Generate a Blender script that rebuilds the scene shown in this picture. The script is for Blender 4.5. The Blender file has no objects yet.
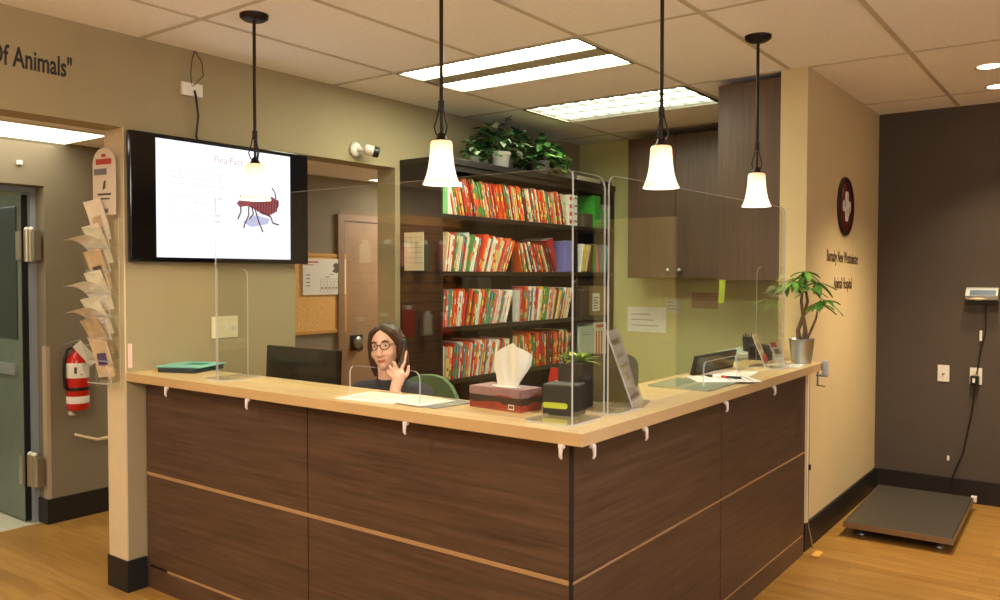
import bpy, bmesh, math, random
from mathutils import Matrix, Vector, Euler
random.seed(7)
C = bpy.context.scene.collection
PI = math.pi
R = math.radians

# ------------------------------------------------------------------ materials
def lin(c):
    out = []
    for v in c[:3]:
        v = v / 255.0
        out.append(v / 12.92 if v <= 0.04045 else ((v + 0.055) / 1.055) ** 2.4)
    return (*out, 1.0)

_m = {}
def newmat(name):
    m = bpy.data.materials.new(name); m.use_nodes = True
    nt = m.node_tree
    b = nt.nodes['Principled BSDF']
    return m, nt, b

def pm(name, col, rough=0.55, metal=0.0, var=0.06, scale=6.0, bump=0.0, bscale=60.0, spec=0.5, coat=0.0):
    """plain surface with faint procedural mottling"""
    if name in _m: return _m[name]
    m, nt, b = newmat(name)
    c = lin(col)
    tc = nt.nodes.new('ShaderNodeTexCoord')
    n = nt.nodes.new('ShaderNodeTexNoise'); n.inputs['Scale'].default_value = scale; n.inputs['Detail'].default_value = 4
    nt.links.new(tc.outputs['Object'], n.inputs['Vector'])
    r = nt.nodes.new('ShaderNodeValToRGB')
    r.color_ramp.elements[0].position = 0.3; r.color_ramp.elements[1].position = 0.7
    r.color_ramp.elements[0].color = (*[x * (1 - var) for x in c[:3]], 1)
    r.color_ramp.elements[1].color = (*[min(1, x * (1 + var)) for x in c[:3]], 1)
    nt.links.new(n.outputs['Fac'], r.inputs['Fac'])
    nt.links.new(r.outputs['Color'], b.inputs['Base Color'])
    b.inputs['Roughness'].default_value = rough; b.inputs['Metallic'].default_value = metal
    b.inputs['Specular IOR Level'].default_value = spec
    b.inputs['Coat Weight'].default_value = coat
    if bump:
        n2 = nt.nodes.new('ShaderNodeTexNoise'); n2.inputs['Scale'].default_value = bscale; n2.inputs['Detail'].default_value = 3
        nt.links.new(tc.outputs['Object'], n2.inputs['Vector'])
        bp = nt.nodes.new('ShaderNodeBump'); bp.inputs['Strength'].default_value = bump; bp.inputs['Distance'].default_value = 0.01
        nt.links.new(n2.outputs['Fac'], bp.inputs['Height']); nt.links.new(bp.outputs['Normal'], b.inputs['Normal'])
    _m[name] = m
    return m

def wood(name, c1, c2, stretch=(1, 14, 14), scale=2.0, rough=0.4, spec=0.5, bump=0.0):
    if name in _m: return _m[name]
    m, nt, b = newmat(name)
    tc = nt.nodes.new('ShaderNodeTexCoord'); mp = nt.nodes.new('ShaderNodeMapping')
    mp.inputs['Scale'].default_value = stretch
    nt.links.new(tc.outputs['Object'], mp.inputs['Vector'])
    n = nt.nodes.new('ShaderNodeTexNoise'); n.inputs['Scale'].default_value = scale; n.inputs['Detail'].default_value = 8; n.inputs['Roughness'].default_value = 0.65; n.inputs['Distortion'].default_value = 0.4
    nt.links.new(mp.outputs['Vector'], n.inputs['Vector'])
    r = nt.nodes.new('ShaderNodeValToRGB')
    r.color_ramp.elements[0].position = 0.3; r.color_ramp.elements[1].position = 0.72
    r.color_ramp.elements[0].color = lin(c1); r.color_ramp.elements[1].color = lin(c2)
    nt.links.new(n.outputs['Fac'], r.inputs['Fac']); nt.links.new(r.outputs['Color'], b.inputs['Base Color'])
    b.inputs['Roughness'].default_value = rough; b.inputs['Specular IOR Level'].default_value = spec
    if bump:
        bp = nt.nodes.new('ShaderNodeBump'); bp.inputs['Strength'].default_value = bump; bp.inputs['Distance'].default_value = 0.004
        nt.links.new(n.outputs['Fac'], bp.inputs['Height']); nt.links.new(bp.outputs['Normal'], b.inputs['Normal'])
    _m[name] = m
    return m

def emit(name, col, strength):
    if name in _m: return _m[name]
    m = bpy.data.materials.new(name); m.use_nodes = True
    nt = m.node_tree; nt.nodes.clear()
    o = nt.nodes.new('ShaderNodeOutputMaterial'); e = nt.nodes.new('ShaderNodeEmission')
    e.inputs['Color'].default_value = lin(col); e.inputs['Strength'].default_value = strength
    nt.links.new(e.outputs['Emission'], o.inputs['Surface'])
    _m[name] = m
    return m

def acrylic(name, tint=(0.97, 0.98, 0.96), gloss=0.0):
    """thin clear sheet: each face lets light through and mirrors its Fresnel share"""
    if name in _m: return _m[name]
    m = bpy.data.materials.new(name); m.use_nodes = True
    nt = m.node_tree; nt.nodes.clear()
    o = nt.nodes.new('ShaderNodeOutputMaterial')
    t = nt.nodes.new('ShaderNodeBsdfTransparent'); t.inputs['Color'].default_value = (*tint, 1)
    g = nt.nodes.new('ShaderNodeBsdfGlossy'); g.inputs['Roughness'].default_value = gloss; g.inputs['Color'].default_value = (1, 1, 1, 1)
    ge = nt.nodes.new('ShaderNodeNewGeometry')
    mx = nt.nodes.new('ShaderNodeMix'); mx.data_type = 'FLOAT'
    mx.inputs[2].default_value = 1.49; mx.inputs[3].default_value = 1 / 1.49
    nt.links.new(ge.outputs['Backfacing'], mx.inputs[0])
    f = nt.nodes.new('ShaderNodeFresnel'); nt.links.new(mx.outputs[0], f.inputs['IOR'])
    s = nt.nodes.new('ShaderNodeMixShader')
    nt.links.new(f.outputs['Fac'], s.inputs['Fac']); nt.links.new(t.outputs[0], s.inputs[1]); nt.links.new(g.outputs[0], s.inputs[2])
    nt.links.new(s.outputs[0], o.inputs['Surface'])
    _m[name] = m
    return m

def edge_acrylic(name, col, a=0.6):
    if name in _m: return _m[name]
    m = bpy.data.materials.new(name); m.use_nodes = True
    nt = m.node_tree; nt.nodes.clear()
    o = nt.nodes.new('ShaderNodeOutputMaterial')
    t = nt.nodes.new('ShaderNodeBsdfTransparent')
    d = nt.nodes.new('ShaderNodeBsdfTranslucent'); d.inputs['Color'].default_value = lin(col)
    d2 = nt.nodes.new('ShaderNodeBsdfDiffuse'); d2.inputs['Color'].default_value = lin(col)
    ad = nt.nodes.new('ShaderNodeMixShader'); ad.inputs['Fac'].default_value = 0.5
    nt.links.new(d.outputs[0], ad.inputs[1]); nt.links.new(d2.outputs[0], ad.inputs[2])
    s = nt.nodes.new('ShaderNodeMixShader'); s.inputs['Fac'].default_value = a
    nt.links.new(t.outputs[0], s.inputs[1]); nt.links.new(ad.outputs[0], s.inputs[2])
    nt.links.new(s.outputs[0], o.inputs['Surface'])
    _m[name] = m
    return m

def planks(name):
    m, nt, b = newmat(name)
    tc = nt.nodes.new('ShaderNodeTexCoord')
    br = nt.nodes.new('ShaderNodeTexBrick')
    br.inputs['Scale'].default_value = 1.0; br.inputs['Brick Width'].default_value = 0.92; br.inputs['Row Height'].default_value = 0.083
    br.inputs['Mortar Size'].default_value = 0.0012; br.inputs['Mortar Smooth'].default_value = 0.3; br.offset = 0.37
    br.inputs['Color1'].default_value = lin((164, 122, 58)); br.inputs['Color2'].default_value = lin((182, 140, 72)); br.inputs['Mortar'].default_value = lin((140, 94, 42))
    nt.links.new(tc.outputs['Object'], br.inputs['Vector'])
    mp = nt.nodes.new('ShaderNodeMapping'); mp.inputs['Scale'].default_value = (1.2, 16, 1)
    nt.links.new(tc.outputs['Object'], mp.inputs['Vector'])
    n = nt.nodes.new('ShaderNodeTexNoise'); n.inputs['Scale'].default_value = 2.2; n.inputs['Detail'].default_value = 7
    nt.links.new(mp.outputs['Vector'], n.inputs['Vector'])
    r = nt.nodes.new('ShaderNodeValToRGB')
    r.color_ramp.elements[0].position = 0.3; r.color_ramp.elements[1].position = 0.75
    r.color_ramp.elements[0].color = (0.72, 0.66, 0.6, 1); r.color_ramp.elements[1].color = (1.05, 1.05, 1.05, 1)
    nt.links.new(n.outputs['Fac'], r.inputs['Fac'])
    mx = nt.nodes.new('ShaderNodeMix'); mx.data_type = 'RGBA'; mx.blend_type = 'MULTIPLY'; mx.inputs[0].default_value = 1
    nt.links.new(br.outputs['Color'], mx.inputs[6]); nt.links.new(r.outputs['Color'], mx.inputs[7])
    nt.links.new(mx.outputs[2], b.inputs['Base Color'])
    b.inputs['Roughness'].default_value = 0.33
    return m

def slats(name, c1, c2, pitch=0.1):
    m, nt, b = newmat(name)
    tc = nt.nodes.new('ShaderNodeTexCoord'); sp = nt.nodes.new('ShaderNodeSeparateXYZ')
    nt.links.new(tc.outputs['Object'], sp.inputs[0])
    dv = nt.nodes.new('ShaderNodeMath'); dv.operation = 'DIVIDE'; dv.inputs[1].default_value = pitch
    fr = nt.nodes.new('ShaderNodeMath'); fr.operation = 'FRACT'
    lt = nt.nodes.new('ShaderNodeMath'); lt.operation = 'LESS_THAN'; lt.inputs[1].default_value = 0.13
    nt.links.new(sp.outputs['Z'], dv.inputs[0]); nt.links.new(dv.outputs[0], fr.inputs[0]); nt.links.new(fr.outputs[0], lt.inputs[0])
    mp = nt.nodes.new('ShaderNodeMapping'); mp.inputs['Scale'].default_value = (1, 1, 14)
    nt.links.new(tc.outputs['Object'], mp.inputs['Vector'])
    n = nt.nodes.new('ShaderNodeTexNoise'); n.inputs['Scale'].default_value = 2; n.inputs['Detail'].default_value = 6
    nt.links.new(mp.outputs['Vector'], n.inputs['Vector'])
    r = nt.nodes.new('ShaderNodeValToRGB'); r.color_ramp.elements[0].color = lin(c1); r.color_ramp.elements[1].color = lin(c2)
    nt.links.new(n.outputs['Fac'], r.inputs['Fac'])
    mx = nt.nodes.new('ShaderNodeMix'); mx.data_type = 'RGBA'
    nt.links.new(lt.outputs[0], mx.inputs[0]); nt.links.new(r.outputs['Color'], mx.inputs[6]); mx.inputs[7].default_value = lin((30, 20, 14))
    nt.links.new(mx.outputs[2], b.inputs['Base Color']); b.inputs['Roughness'].default_value = 0.5
    return m

# ------------------------------------------------------------------ mesh builder
class M:
    def __init__(s): s.v = []; s.f = []; s.mi = []; s.sm = []
    def add(s, vs, fs, mat=0, smooth=False, mx=None):
        n = len(s.v)
        for v in vs:
            v = Vector(v)
            s.v.append(mx @ v if mx is not None else v)
        for f in fs:
            s.f.append([n + i for i in f]); s.mi.append(mat); s.sm.append(smooth)
        return s
    def box(s, x0, x1, y0, y1, z0, z1, mat=0, mx=None):
        vs = [(x0,y0,z0),(x1,y0,z0),(x1,y1,z0),(x0,y1,z0),(x0,y0,z1),(x1,y0,z1),(x1,y1,z1),(x0,y1,z1)]
        return s.add(vs, [(0,3,2,1),(4,5,6,7),(0,1,5,4),(1,2,6,5),(2,3,7,6),(3,0,4,7)], mat, False, mx)
    def bbox(s, x0, x1, y0, y1, z0, z1, r=0.004, mat=0, mx=None):
        """box with chamfered edges"""
        b = bmesh.new(); bmesh.ops.create_cube(b, size=1)
        for v in b.verts: v.co = Vector(((x0+x1)/2 + v.co.x*(x1-x0), (y0+y1)/2 + v.co.y*(y1-y0), (z0+z1)/2 + v.co.z*(z1-z0)))
        bmesh.ops.bevel(b, geom=b.edges[:], offset=r, segments=2, profile=0.6, affect='EDGES')
        b.verts.index_update()
        s.add([v.co.copy() for v in b.verts], [[v.index for v in f.verts] for f in b.faces], mat, False, mx)
        b.free(); return s
    def lathe(s, prof, n=24, mat=0, mx=None, smooth=True, cap=True):
        vs = []; fs = []
        for (r, z) in prof:
            for k in range(n):
                a = 2*PI*k/n; vs.append((r*math.cos(a), r*math.sin(a), z))
        for i in range(len(prof)-1):
            for k in range(n):
                k2 = (k+1) % n
                fs.append((i*n+k, i*n+k2, (i+1)*n+k2, (i+1)*n+k))
        s.add(vs, fs, mat, smooth, mx)
        if cap:
            m0 = len(prof)-1
            s.add(vs[:n], [tuple(reversed(range(n)))], mat, False, mx)
            s.add(vs[m0*n:], [tuple(range(n))], mat, False, mx)
        return s
    def tube(s, pts, r, n=8, mat=0, mx=None, caps=True):
        pts = [Vector(p) for p in pts]
        rs = r if isinstance(r, (list, tuple)) else [r]*len(pts)
        vs = []; fs = []; up = None
        for i, p in enumerate(pts):
            d = (pts[min(i+1, len(pts)-1)] - pts[max(i-1, 0)]).normalized()
            if up is None:
                up = d.orthogonal().normalized()
            up = (up - d*up.dot(d)).normalized()
            w = d.cross(up)
            for k in range(n):
                a = 2*PI*k/n; vs.append(p + (up*math.cos(a) + w*math.sin(a))*rs[i])
        for i in range(len(pts)-1):
            for k in range(n):
                k2 = (k+1) % n; fs.append((i*n+k, i*n+k2, (i+1)*n+k2, (i+1)*n+k))
        s.add(vs, fs, mat, True, mx)
        if caps:
            s.add(vs[:n], [tuple(reversed(range(n)))], mat, False, mx); s.add(vs[-n:], [tuple(range(n))], mat, False, mx)
        return s
    def prism(s, poly, h0, h1, mx=None, mat=0, side=None, smooth=False):
        """poly in local XY (counter-clockwise), extruded along local Z"""
        n = len(poly)
        lo = [(p[0], p[1], h0) for p in poly]; hi = [(p[0], p[1], h1) for p in poly]
        s.add(lo + hi, [tuple(reversed(range(n))), tuple(range(n, 2*n))], mat, False, mx)
        s.add(lo + hi, [(i, (i+1) % n, n+(i+1) % n, n+i) for i in range(n)], mat if side is None else side, smooth, mx)
        return s
    def ball(s, c, r, nu=16, nv=10, mat=0, mx=None):
        if not isinstance(r, (list, tuple)): r = (r, r, r)
        vs = [(c[0], c[1], c[2]-r[2])]; fs = []
        for j in range(1, nv):
            t = -PI/2 + PI*j/nv
            for i in range(nu):
                a = 2*PI*i/nu
                vs.append((c[0]+r[0]*math.cos(t)*math.cos(a), c[1]+r[1]*math.cos(t)*math.sin(a), c[2]+r[2]*math.sin(t)))
        vs.append((c[0], c[1], c[2]+r[2])); L = len(vs)-1
        for i in range(nu):
            i2 = (i+1) % nu
            fs.append((0, 1+i2, 1+i)); fs.append((L, L-nu+i, L-nu+i2))
            for j in range(nv-2):
                a = 1+j*nu; fs.append((a+i, a+i2, a+nu+i2, a+nu+i))
        return s.add(vs, fs, mat, True, mx)
    def mesh(s, name, mats):
        me = bpy.data.meshes.new(name)
        me.from_pydata([tuple(v) for v in s.v], [], s.f)
        for m in mats: me.materials.append(m)
        me.polygons.foreach_set('material_index', s.mi); me.polygons.foreach_set('use_smooth', s.sm)
        me.update(); return me
    def obj(s, name, mats, parent=None, loc=None):
        if not isinstance(mats, (list, tuple)): mats = [mats]
        if parent is None and loc is None:            # origin at the foot of the thing
            xs = [v.x for v in s.v]; ys = [v.y for v in s.v]; zs = [v.z for v in s.v]
            o0 = Vector(((min(xs)+max(xs))/2, (min(ys)+max(ys))/2, min(zs)))
            s.v = [v - o0 for v in s.v]; loc = o0
        o = bpy.data.objects.new(name, s.mesh(name, mats)); C.objects.link(o)
        if loc is not None: o.location = loc
        if parent is not None: o.parent = parent
        return o

def tag(o, label, cat, group=None, kind=None):
    o['label'] = label; o['category'] = cat
    if group: o['group'] = group
    if kind: o['kind'] = kind
    return o
def thing(name, label, cat, loc=(0,0,0), rz=0, group=None):
    o = bpy.data.objects.new(name, None); C.objects.link(o)
    o.empty_display_size = 0.1; o.location = loc; o.rotation_euler = (0, 0, rz)
    return tag(o, label, cat, group)
def struct(o):
    o['kind'] = 'structure'; return o
def dup(root, loc, rz=0, label=None, group=None):
    r = root.copy(); C.objects.link(r); r.location = loc; r.rotation_euler = (0, 0, rz)
    if label: r['label'] = label
    if group: r['group'] = group
    for ch in list(root.children):
        c = ch.copy(); C.objects.link(c); c.parent = r
        for g in ch.children:
            d = g.copy(); C.objects.link(d); d.parent = c
    return r
def T(x, y, z): return Matrix.Translation((x, y, z))
def Rm(a, ax): return Matrix.Rotation(a, 4, ax)
# frame whose local X,Y lie in a wall: for a wall facing +X local (x,y)->(world y, world z), local z -> +X
def on_x(x, y=0, z=0): return Matrix(((0,0,1,x),(1,0,0,y),(0,1,0,z),(0,0,0,1)))
# for a wall facing -Y local (x,y)->(world x, world z), local z -> -Y
def on_y(y, x=0, z=0): return Matrix(((1,0,0,x),(0,0,-1,y),(0,1,0,z),(0,0,0,1)))
def rrect(x0, x1, y0, y1, r, n=6, corners='abcd'):
    """rounded rectangle; corners a=lower left b=lower right c=upper right d=upper left"""
    out = []
    for k, (cx, cy, a0) in zip('abcd', ((x0+r, y0+r, PI), (x1-r, y0+r, 1.5*PI), (x1-r, y1-r, 0), (x0+r, y1-r, .5*PI))):
        if k in corners:
            for i in range(n+1):
                a = a0 + i*PI/2/n; out.append((cx+r*math.cos(a), cy+r*math.sin(a)))
        else:
            out.append({'a': (x0,y0), 'b': (x1,y0), 'c': (x1,y1), 'd': (x0,y1)}[k])
    return out
def text(body, size, mx, mat, name, parent=None, extrude=0.001, sx=1.0, align='LEFT', bold=0.0):
    cu = bpy.data.curves.new('lettering', 'FONT'); cu.body = body; cu.size = size; cu.extrude = extrude; cu.align_x = align; cu.offset = bold
    cu.resolution_u = 3
    to = bpy.data.objects.new('lettering_source', cu); C.objects.link(to)
    dg = bpy.context.evaluated_depsgraph_get(); dg.update()
    me = bpy.data.meshes.new_from_object(to.evaluated_get(dg))
    bpy.data.objects.remove(to); bpy.data.curves.remove(cu)
    me.transform(mx @ Matrix.Diagonal((sx, 1, 1, 1)))
    me.materials.clear(); me.materials.append(mat)
    me.name = name
    o = bpy.data.objects.new(name, me); C.objects.link(o)
    if parent is not None: o.parent = parent
    else:
        bb = [v.co for v in me.vertices]
        c = Vector((sum(v.x for v in bb)/len(bb), sum(v.y for v in bb)/len(bb), min(v.z for v in bb)))
        me.transform(T(*(-c))); o.location = c
    return o

# ------------------------------------------------------------------ palette
WALL = pm('tan_wall_paint', (158, 143, 107), 0.75, var=0.03, scale=3, bump=0.08, bscale=220)
WALLY = pm('cream_wall_paint', (206, 184, 136), 0.75, var=0.03, scale=3, bump=0.08, bscale=220)
HALL = pm('taupe_wall_paint', (126, 116, 96), 0.75, var=0.03, scale=3, bump=0.08, bscale=220)
DARK = pm('dark_brown_wall_paint', (78, 68, 58), 0.8, var=0.04, scale=3, bump=0.08, bscale=220)
CEIL = pm('ceiling_tile', (246, 242, 238), 0.9, var=0.03, scale=40, bump=0.12, bscale=260)
GRID = pm('ceiling_tee_paint', (196, 184, 164), 0.6)
BASE = pm('black_rubber_base', (24, 20, 18), 0.5)
FLOOR = planks('oak_plank_floor')
VINYL = pm('pale_vinyl_floor', (196, 190, 168), 0.5, var=0.06, scale=18)
LAM = wood('walnut_laminate_horizontal', (64, 46, 34), (100, 74, 56), (0.9, 0.9, 22), 2.2, 0.42)
LAMV = wood('walnut_laminate_vertical', (72, 52, 37), (97, 72, 52), (22, 22, 0.9), 2.2, 0.42)
STRIP = pm('maple_trim', (172, 134, 90), 0.45)
TOPM = wood('maple_counter_laminate', (205, 176, 120), (226, 200, 150), (1.2, 18, 18), 2.5, 0.3)
TOPE = pm('maple_counter_edge', (198, 164, 114), 0.4)
ACR = acrylic('clear_acrylic'); EDGE = edge_acrylic('acrylic_cut_edge', (222, 222, 224), 0.62)
BLK = pm('black_plastic', (18, 17, 17), 0.35); BLKG = pm('gloss_black_plastic', (10, 10, 12), 0.12)
BLKM = pm('matte_black_plastic', (28, 26, 26), 0.6)
BRZ = pm('dark_bronze_metal', (40, 28, 22), 0.45, metal=0.6)
WHT = pm('white_plastic', (228, 224, 212), 0.4); WHTP = pm('white_paper', (236, 234, 226), 0.8, var=0.02)
IVORY = pm('ivory_plastic', (222, 212, 178), 0.4)
STEEL = pm('brushed_steel', (170, 170, 168), 0.35, metal=1.0, var=0.1, scale=12)
GREYP = pm('grey_plastic', (136, 138, 134), 0.45); LGREY = pm('light_grey_plastic', (186, 190, 182), 0.4)
RED = pm('red_enamel', (196, 32, 22), 0.28); CREAM = pm('cream_paper', (226, 210, 176), 0.8, var=0.05)
TANP = pm('tan_print_paper', (176, 138, 98), 0.7, var=0.25, scale=30)
H = 2.74

# ------------------------------------------------------------------ the shell
def wallbox(name, boxes, mat):
    m = M()
    for b in boxes: m.box(*b)
    return struct(m.obj(name, mat))
wallbox('floor', [(-5.42, 3.2, -2.6, 6.6, -0.06, 0)], FLOOR)
m = M(); m.box(-8.2, -5.42, 0.2, 3.4, -0.06, -0.001); struct(m.obj('floor_back_room', VINYL))
# ceiling with two troffer openings, laid as slabs between them
LX0, LX1 = -3.37, -2.14
cb = [(-3.884, 3.2, -2.6, 3.51), (-3.884, LX0, 3.51, 6.6), (LX1, 3.2, 3.51, 6.6), (LX0, LX1, 4.12, 4.80), (LX0, LX1, 5.40, 6.6)]
wallbox('ceiling', [(a, b, c, d, H, H+0.05) for a, b, c, d in cb], CEIL)
g = M()
for y in (-1.54, -0.28, 0.98, 2.24, 3.50, 4.775, 6.05):
    g.box(-3.884, 3.2, y-0.012, y+0.012, H-0.004, H+0.001)
for x in (-3.37, -2.75, -2.13, -1.5, -0.883, -0.27, 0.34, 0.95, 1.56, 2.17, 2.78):
    if x in (-2.75,):
        g.box(x-.012, x+.012, -2.6, 3.5, H-0.0035, H+0.001)
    else:
        g.box(x-.012, x+.012, -2.6, 6.5, H-0.0035, H+0.001)
struct(g.obj('trim_1', GRID))
wallbox('ceiling_hall', [(-5.6, -4.05, -2.6, 6.6, 2.40, 2.45)], CEIL)
wallbox('ceiling_back_room', [(-8.2, -5.59, 0.2, 3.4, 2.40, 2.45)], CEIL)
HB = 2.287
wallbox('wall_left', [(-4.05, -3.884, -2.6, -0.4, 0, H), (-4.05, -3.884, 2.148, 3.191, 0, HB), (-4.05, -3.884, 4.04, 6.42, 0, HB), (-4.05, -3.884, -0.4, 6.42, HB, H)], WALL)
wallbox('wall_hall', [(-5.59, -5.35, 2.44, 6.6, 0, 2.4), (-5.59, -5.35, -2.6, 1.45, 0, 2.4), (-5.59, -5.35, 1.45, 2.44, 2.12, 2.4)], HALL)
wallbox('wall_partition', [(-1.545, -1.395, 4.757, 6.50, 0, H)], WALLY)
wallbox('wall_back', [(-1.545, 0.14, 6.50, 6.6, 0, H), (1.02, 3.2, 6.50, 6.6, 0, H), (0.14, 1.02, 6.50, 6.6, 2.12, H)], DARK)
wallbox('wall_reception', [(-4.05, -1.545, 6.42, 6.54, 0, H)], pm('olive_wall_paint', (200, 196, 138), 0.75, var=0.03, scale=3, bump=0.08, bscale=220))
wallbox('wall_front', [(-5.6, 3.2, -2.66, -2.6, 0, H)], WALLY)
wallbox('wall_right', [(3.2, 3.26, -2.66, 6.6, 0, H)], WALLY)
wallbox('wall_hall_end', [(-5.6, -4.05, 6.42, 6.5, 0, 2.4)], HALL)
wallbox('wall_back_room', [(-8.2, -8.1, 0.2, 3.4, 0, 2.4), (-8.1, -5.6, 3.3, 3.4, 0, 2.4), (-8.1, -5.6, 0.2, 0.3, 0, 2.4)], pm('pale_wall', (180, 176, 156), 0.8))
BH = 0.157
def baseb(name, boxes): wallbox(name, boxes, BASE)
baseb('baseboard_left', [(-4.062, -3.872, 2.136, 2.24, 0, BH), (-4.062, -4.05, 2.24, 3.19, 0, BH), (-3.884, -3.872, -2.59, -0.4, 0, BH), (-4.062, -4.05, 4.05, 6.4, 0, BH)])
baseb('baseboard_hall', [(-5.59, -5.338, 2.428, 2.44, 0, BH), (-5.35, -5.338, 2.44, 4.84, 0, BH), (-5.35, -5.338, 5.75, 6.4, 0, BH), (-5.35, -5.338, -2.58, 1.36, 0, BH)])
m = M(); m.box(-4.052, -3.882, 2.141, 2.1482, 0, HB); struct(m.obj('trim_3', pm('cream_end_cap', (216, 196, 158), 0.6)))
baseb('baseboard_partition', [(-1.395, -1.382, 4.757, 6.49, 0, BH)])
baseb('baseboard_back', [(-1.382, 0.06, 6.487, 6.50, 0, BH), (1.10, 3.18, 6.487, 6.50, 0, BH)])
# steel corner guard in the hall
m = M(); m.box(-5.352, -5.347, 2.44, 2.460, BH, 1.12); m.box(-5.40, -5.35, 2.436, 2.441, BH, 1.12); struct(m.obj('trim_2', pm('almond_corner_guard', (176, 158, 132), 0.5)))

# hall steel door, standing open into the back room
d1 = bpy.data.objects.new('door_1', None); C.objects.link(d1); d1.location = (-5.5, 2.40, 0); struct(d1)
DG = pm('grey_green_door_paint', (104, 112, 96), 0.18); FRM = pm('blue_grey_frame_paint', (140, 150, 158), 0.4)
m = M(); m.box(-0.93, -0.012, -0.03, 0.015, 0.01, 2.07); m.obj('leaf', DG, d1)
m = M(); m.bbox(-0.86, -0.07, -0.036, -0.029, 1.16, 2.0, 0.003); m.obj('upper_panel', pm('dark_green_panel', (40, 46, 40), 0.3), d1)
m = M(); m.bbox(-0.012, 0.0, -0.032, 0.017, 0.01, 2.07, 0.003); m.obj('edge_strip', BLK, d1)
m = M(); m.box(-0.9, -0.1, -0.045, -0.03, 0.93, 1.0); m.obj('push_bar', GREYP, d1)
for z in (0.235, 1.65):
    m = M()
    m.lathe([(0.019, z), (0.019, z+0.20)], 16, mx=T(0.03, -0.012, 0)); m.lathe([(0.019, z), (0.019, z+0.20)], 16, mx=T(0.085, -0.012, 0))
    m.box(-0.05, 0.0, -0.046, -0.032, z+.01, z+0.19); m.box(0.08, 0.145, -0.022, 0.02, z+.01, z+0.19)
    h = m.obj('hinge', pm('satin_hinge_metal', (186, 176, 158), 0.3, metal=0.9), d1)
    m = M(); m.ball((0.03, -0.012, z+0.202), 0.017); m.ball((0.085, -0.012, z+0.202), 0.017); m.obj('hinge_cap', WHT, h)
m = M(); m.box(-5.60, -5.46, 2.405, 2.4385, 0.0, 2.115); m.box(-5.60, -5.46, 1.451, 1.49, 0, 2.115); m.box(-5.6, -5.46, 1.49, 2.405, 2.085, 2.118)
struct(m.obj('door_frame', FRM))
# hall wooden door with round knob
d2 = bpy.data.objects.new('door_2', None); C.objects.link(d2); d2.location = (-5.35, 4.88, 0); struct(d2)
m = M(); m.bbox(0.0, 0.02, 0.04, 0.82, 0.008, 2.03, 0.003); m.obj('leaf', pm('beige_door_paint', (150, 122, 92), 0.5), d2)
m = M(); m.box(0, 0.03, -0.04, 0.03, 0, 2.09); m.box(0, 0.03, 0.83, 0.9, 0, 2.09); m.box(0, 0.03, 0.03, 0.83, 2.035, 2.09); m.obj('casing', pm('taupe_casing', (140, 114, 88), 0.5), d2)
m = M(); m.bbox(0.02, 0.028, 0.10, 0.245, 0.905, 1.045, 0.003); hp = m.obj('lock_plate', BLKM, d2)
m = M(); m.lathe([(0.0, 0.070), (0.03, 0.068), (0.050, 0.060), (0.054, 0.05), (0.04, 0.04), (0.018, 0.036), (0.018, 0.02)], 24, mx=T(0,0.165,0.980) @ Rm(PI/2, 'Y')); m.obj('knob', STEEL, hp)
# maple exam-room door in the dark wall
d3 = bpy.data.objects.new('door_3', None); C.objects.link(d3); d3.location = (0.58, 6.53, 0); struct(d3)
m = M(); m.bbox(-0.40, 0.40, -0.03, 0.02, 0.008, 2.07, 0.003); m.obj('leaf', wood('maple_door_veneer', (204, 196, 112), (232, 226, 150), (10, 10, 0.8), 2.4, 0.4), d3)
m = M(); m.box(-0.50, -0.41, -0.04, 0.03, 0, 2.17); m.box(0.41, 0.50, -0.04, 0.03, 0, 2.17); m.box(-0.41, 0.41, -0.04, 0.03, 2.08, 2.17); m.obj('casing', BLKM, d3)
m = M(); m.tube([(-0.38, -0.03, 1.0), (-0.38, -0.08, 1.0), (-0.27, -0.08, 1.0)], 0.009); m.obj('handle', STEEL, d3)

# ------------------------------------------------------------------ reception counter
CF = 2.243; CX = -1.378                  # panel planes of the long and the short leg
ct = thing('reception_counter', 'L-shaped walnut laminate reception counter front with thin maple strips', 'counter', (CX, CF, 0))
def wx(x): return x - CX
def wy(y): return y - CF
def panel_y(x0, x1, z0, z1):
    m = M(); m.bbox(wx(x0), wx(x1), 0.0, 0.018, z0, z1, 0.0015); m.obj('front_panel', LAM, ct)
def panel_x(y0, y1, z0, z1):
    m = M(); m.bbox(-0.018, 0.0, wy(y0), wy(y1), z0, z1, 0.0015); m.obj('front_panel', LAM, ct)
GZ = 0.5775
for x0, x1 in ((-3.872, -2.660), (-2.654, -1.392)):
    panel_y(x0, x1, GZ+0.008, 1.046); panel_y(x0, x1, 0.118, GZ-0.008)
for y0, y1 in ((2.252, 3.490), (3.497, 4.722)):
    panel_x(y0, y1, GZ+0.005, 1.046); panel_x(y0, y1, 0.116, GZ-0.005)
m = M(); m.bbox(wx(-3.872), wx(-1.392), -0.002, 0.018, GZ-0.008, GZ+0.008, 0.002); m.obj('trim_strip', STRIP, ct)
m = M(); m.bbox(wx(-3.70), wx(-1.392), -0.001, 0.018, 0.106, 0.117, 0.002); m.obj('trim_strip', STRIP, ct)
m = M(); m.bbox(-0.018, 0.0005, wy(2.25), wy(4.722), GZ-0.0045, GZ+0.0045, 0.002); m.obj('trim_strip', STRIP, ct)
m = M(); m.bbox(-0.018, 0.0005, wy(2.25), wy(4.70), 0.108, 0.1155, 0.002); m.obj('trim_strip', STRIP, ct)
m = M(); m.box(wx(-3.872), 0.0, 0.0, 0.018, 0, 0.105); m.obj('kick_panel', LAM, ct)
m = M(); m.box(-0.018, 0.0, 0.018, wy(4.722), 0, 0.107); m.obj('kick_panel', LAM, ct)
m = M(); m.box(-0.016, -0.002, 0.003, 0.02, 0.0, 1.046); m.obj('corner_post', BLKM, ct)
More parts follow.
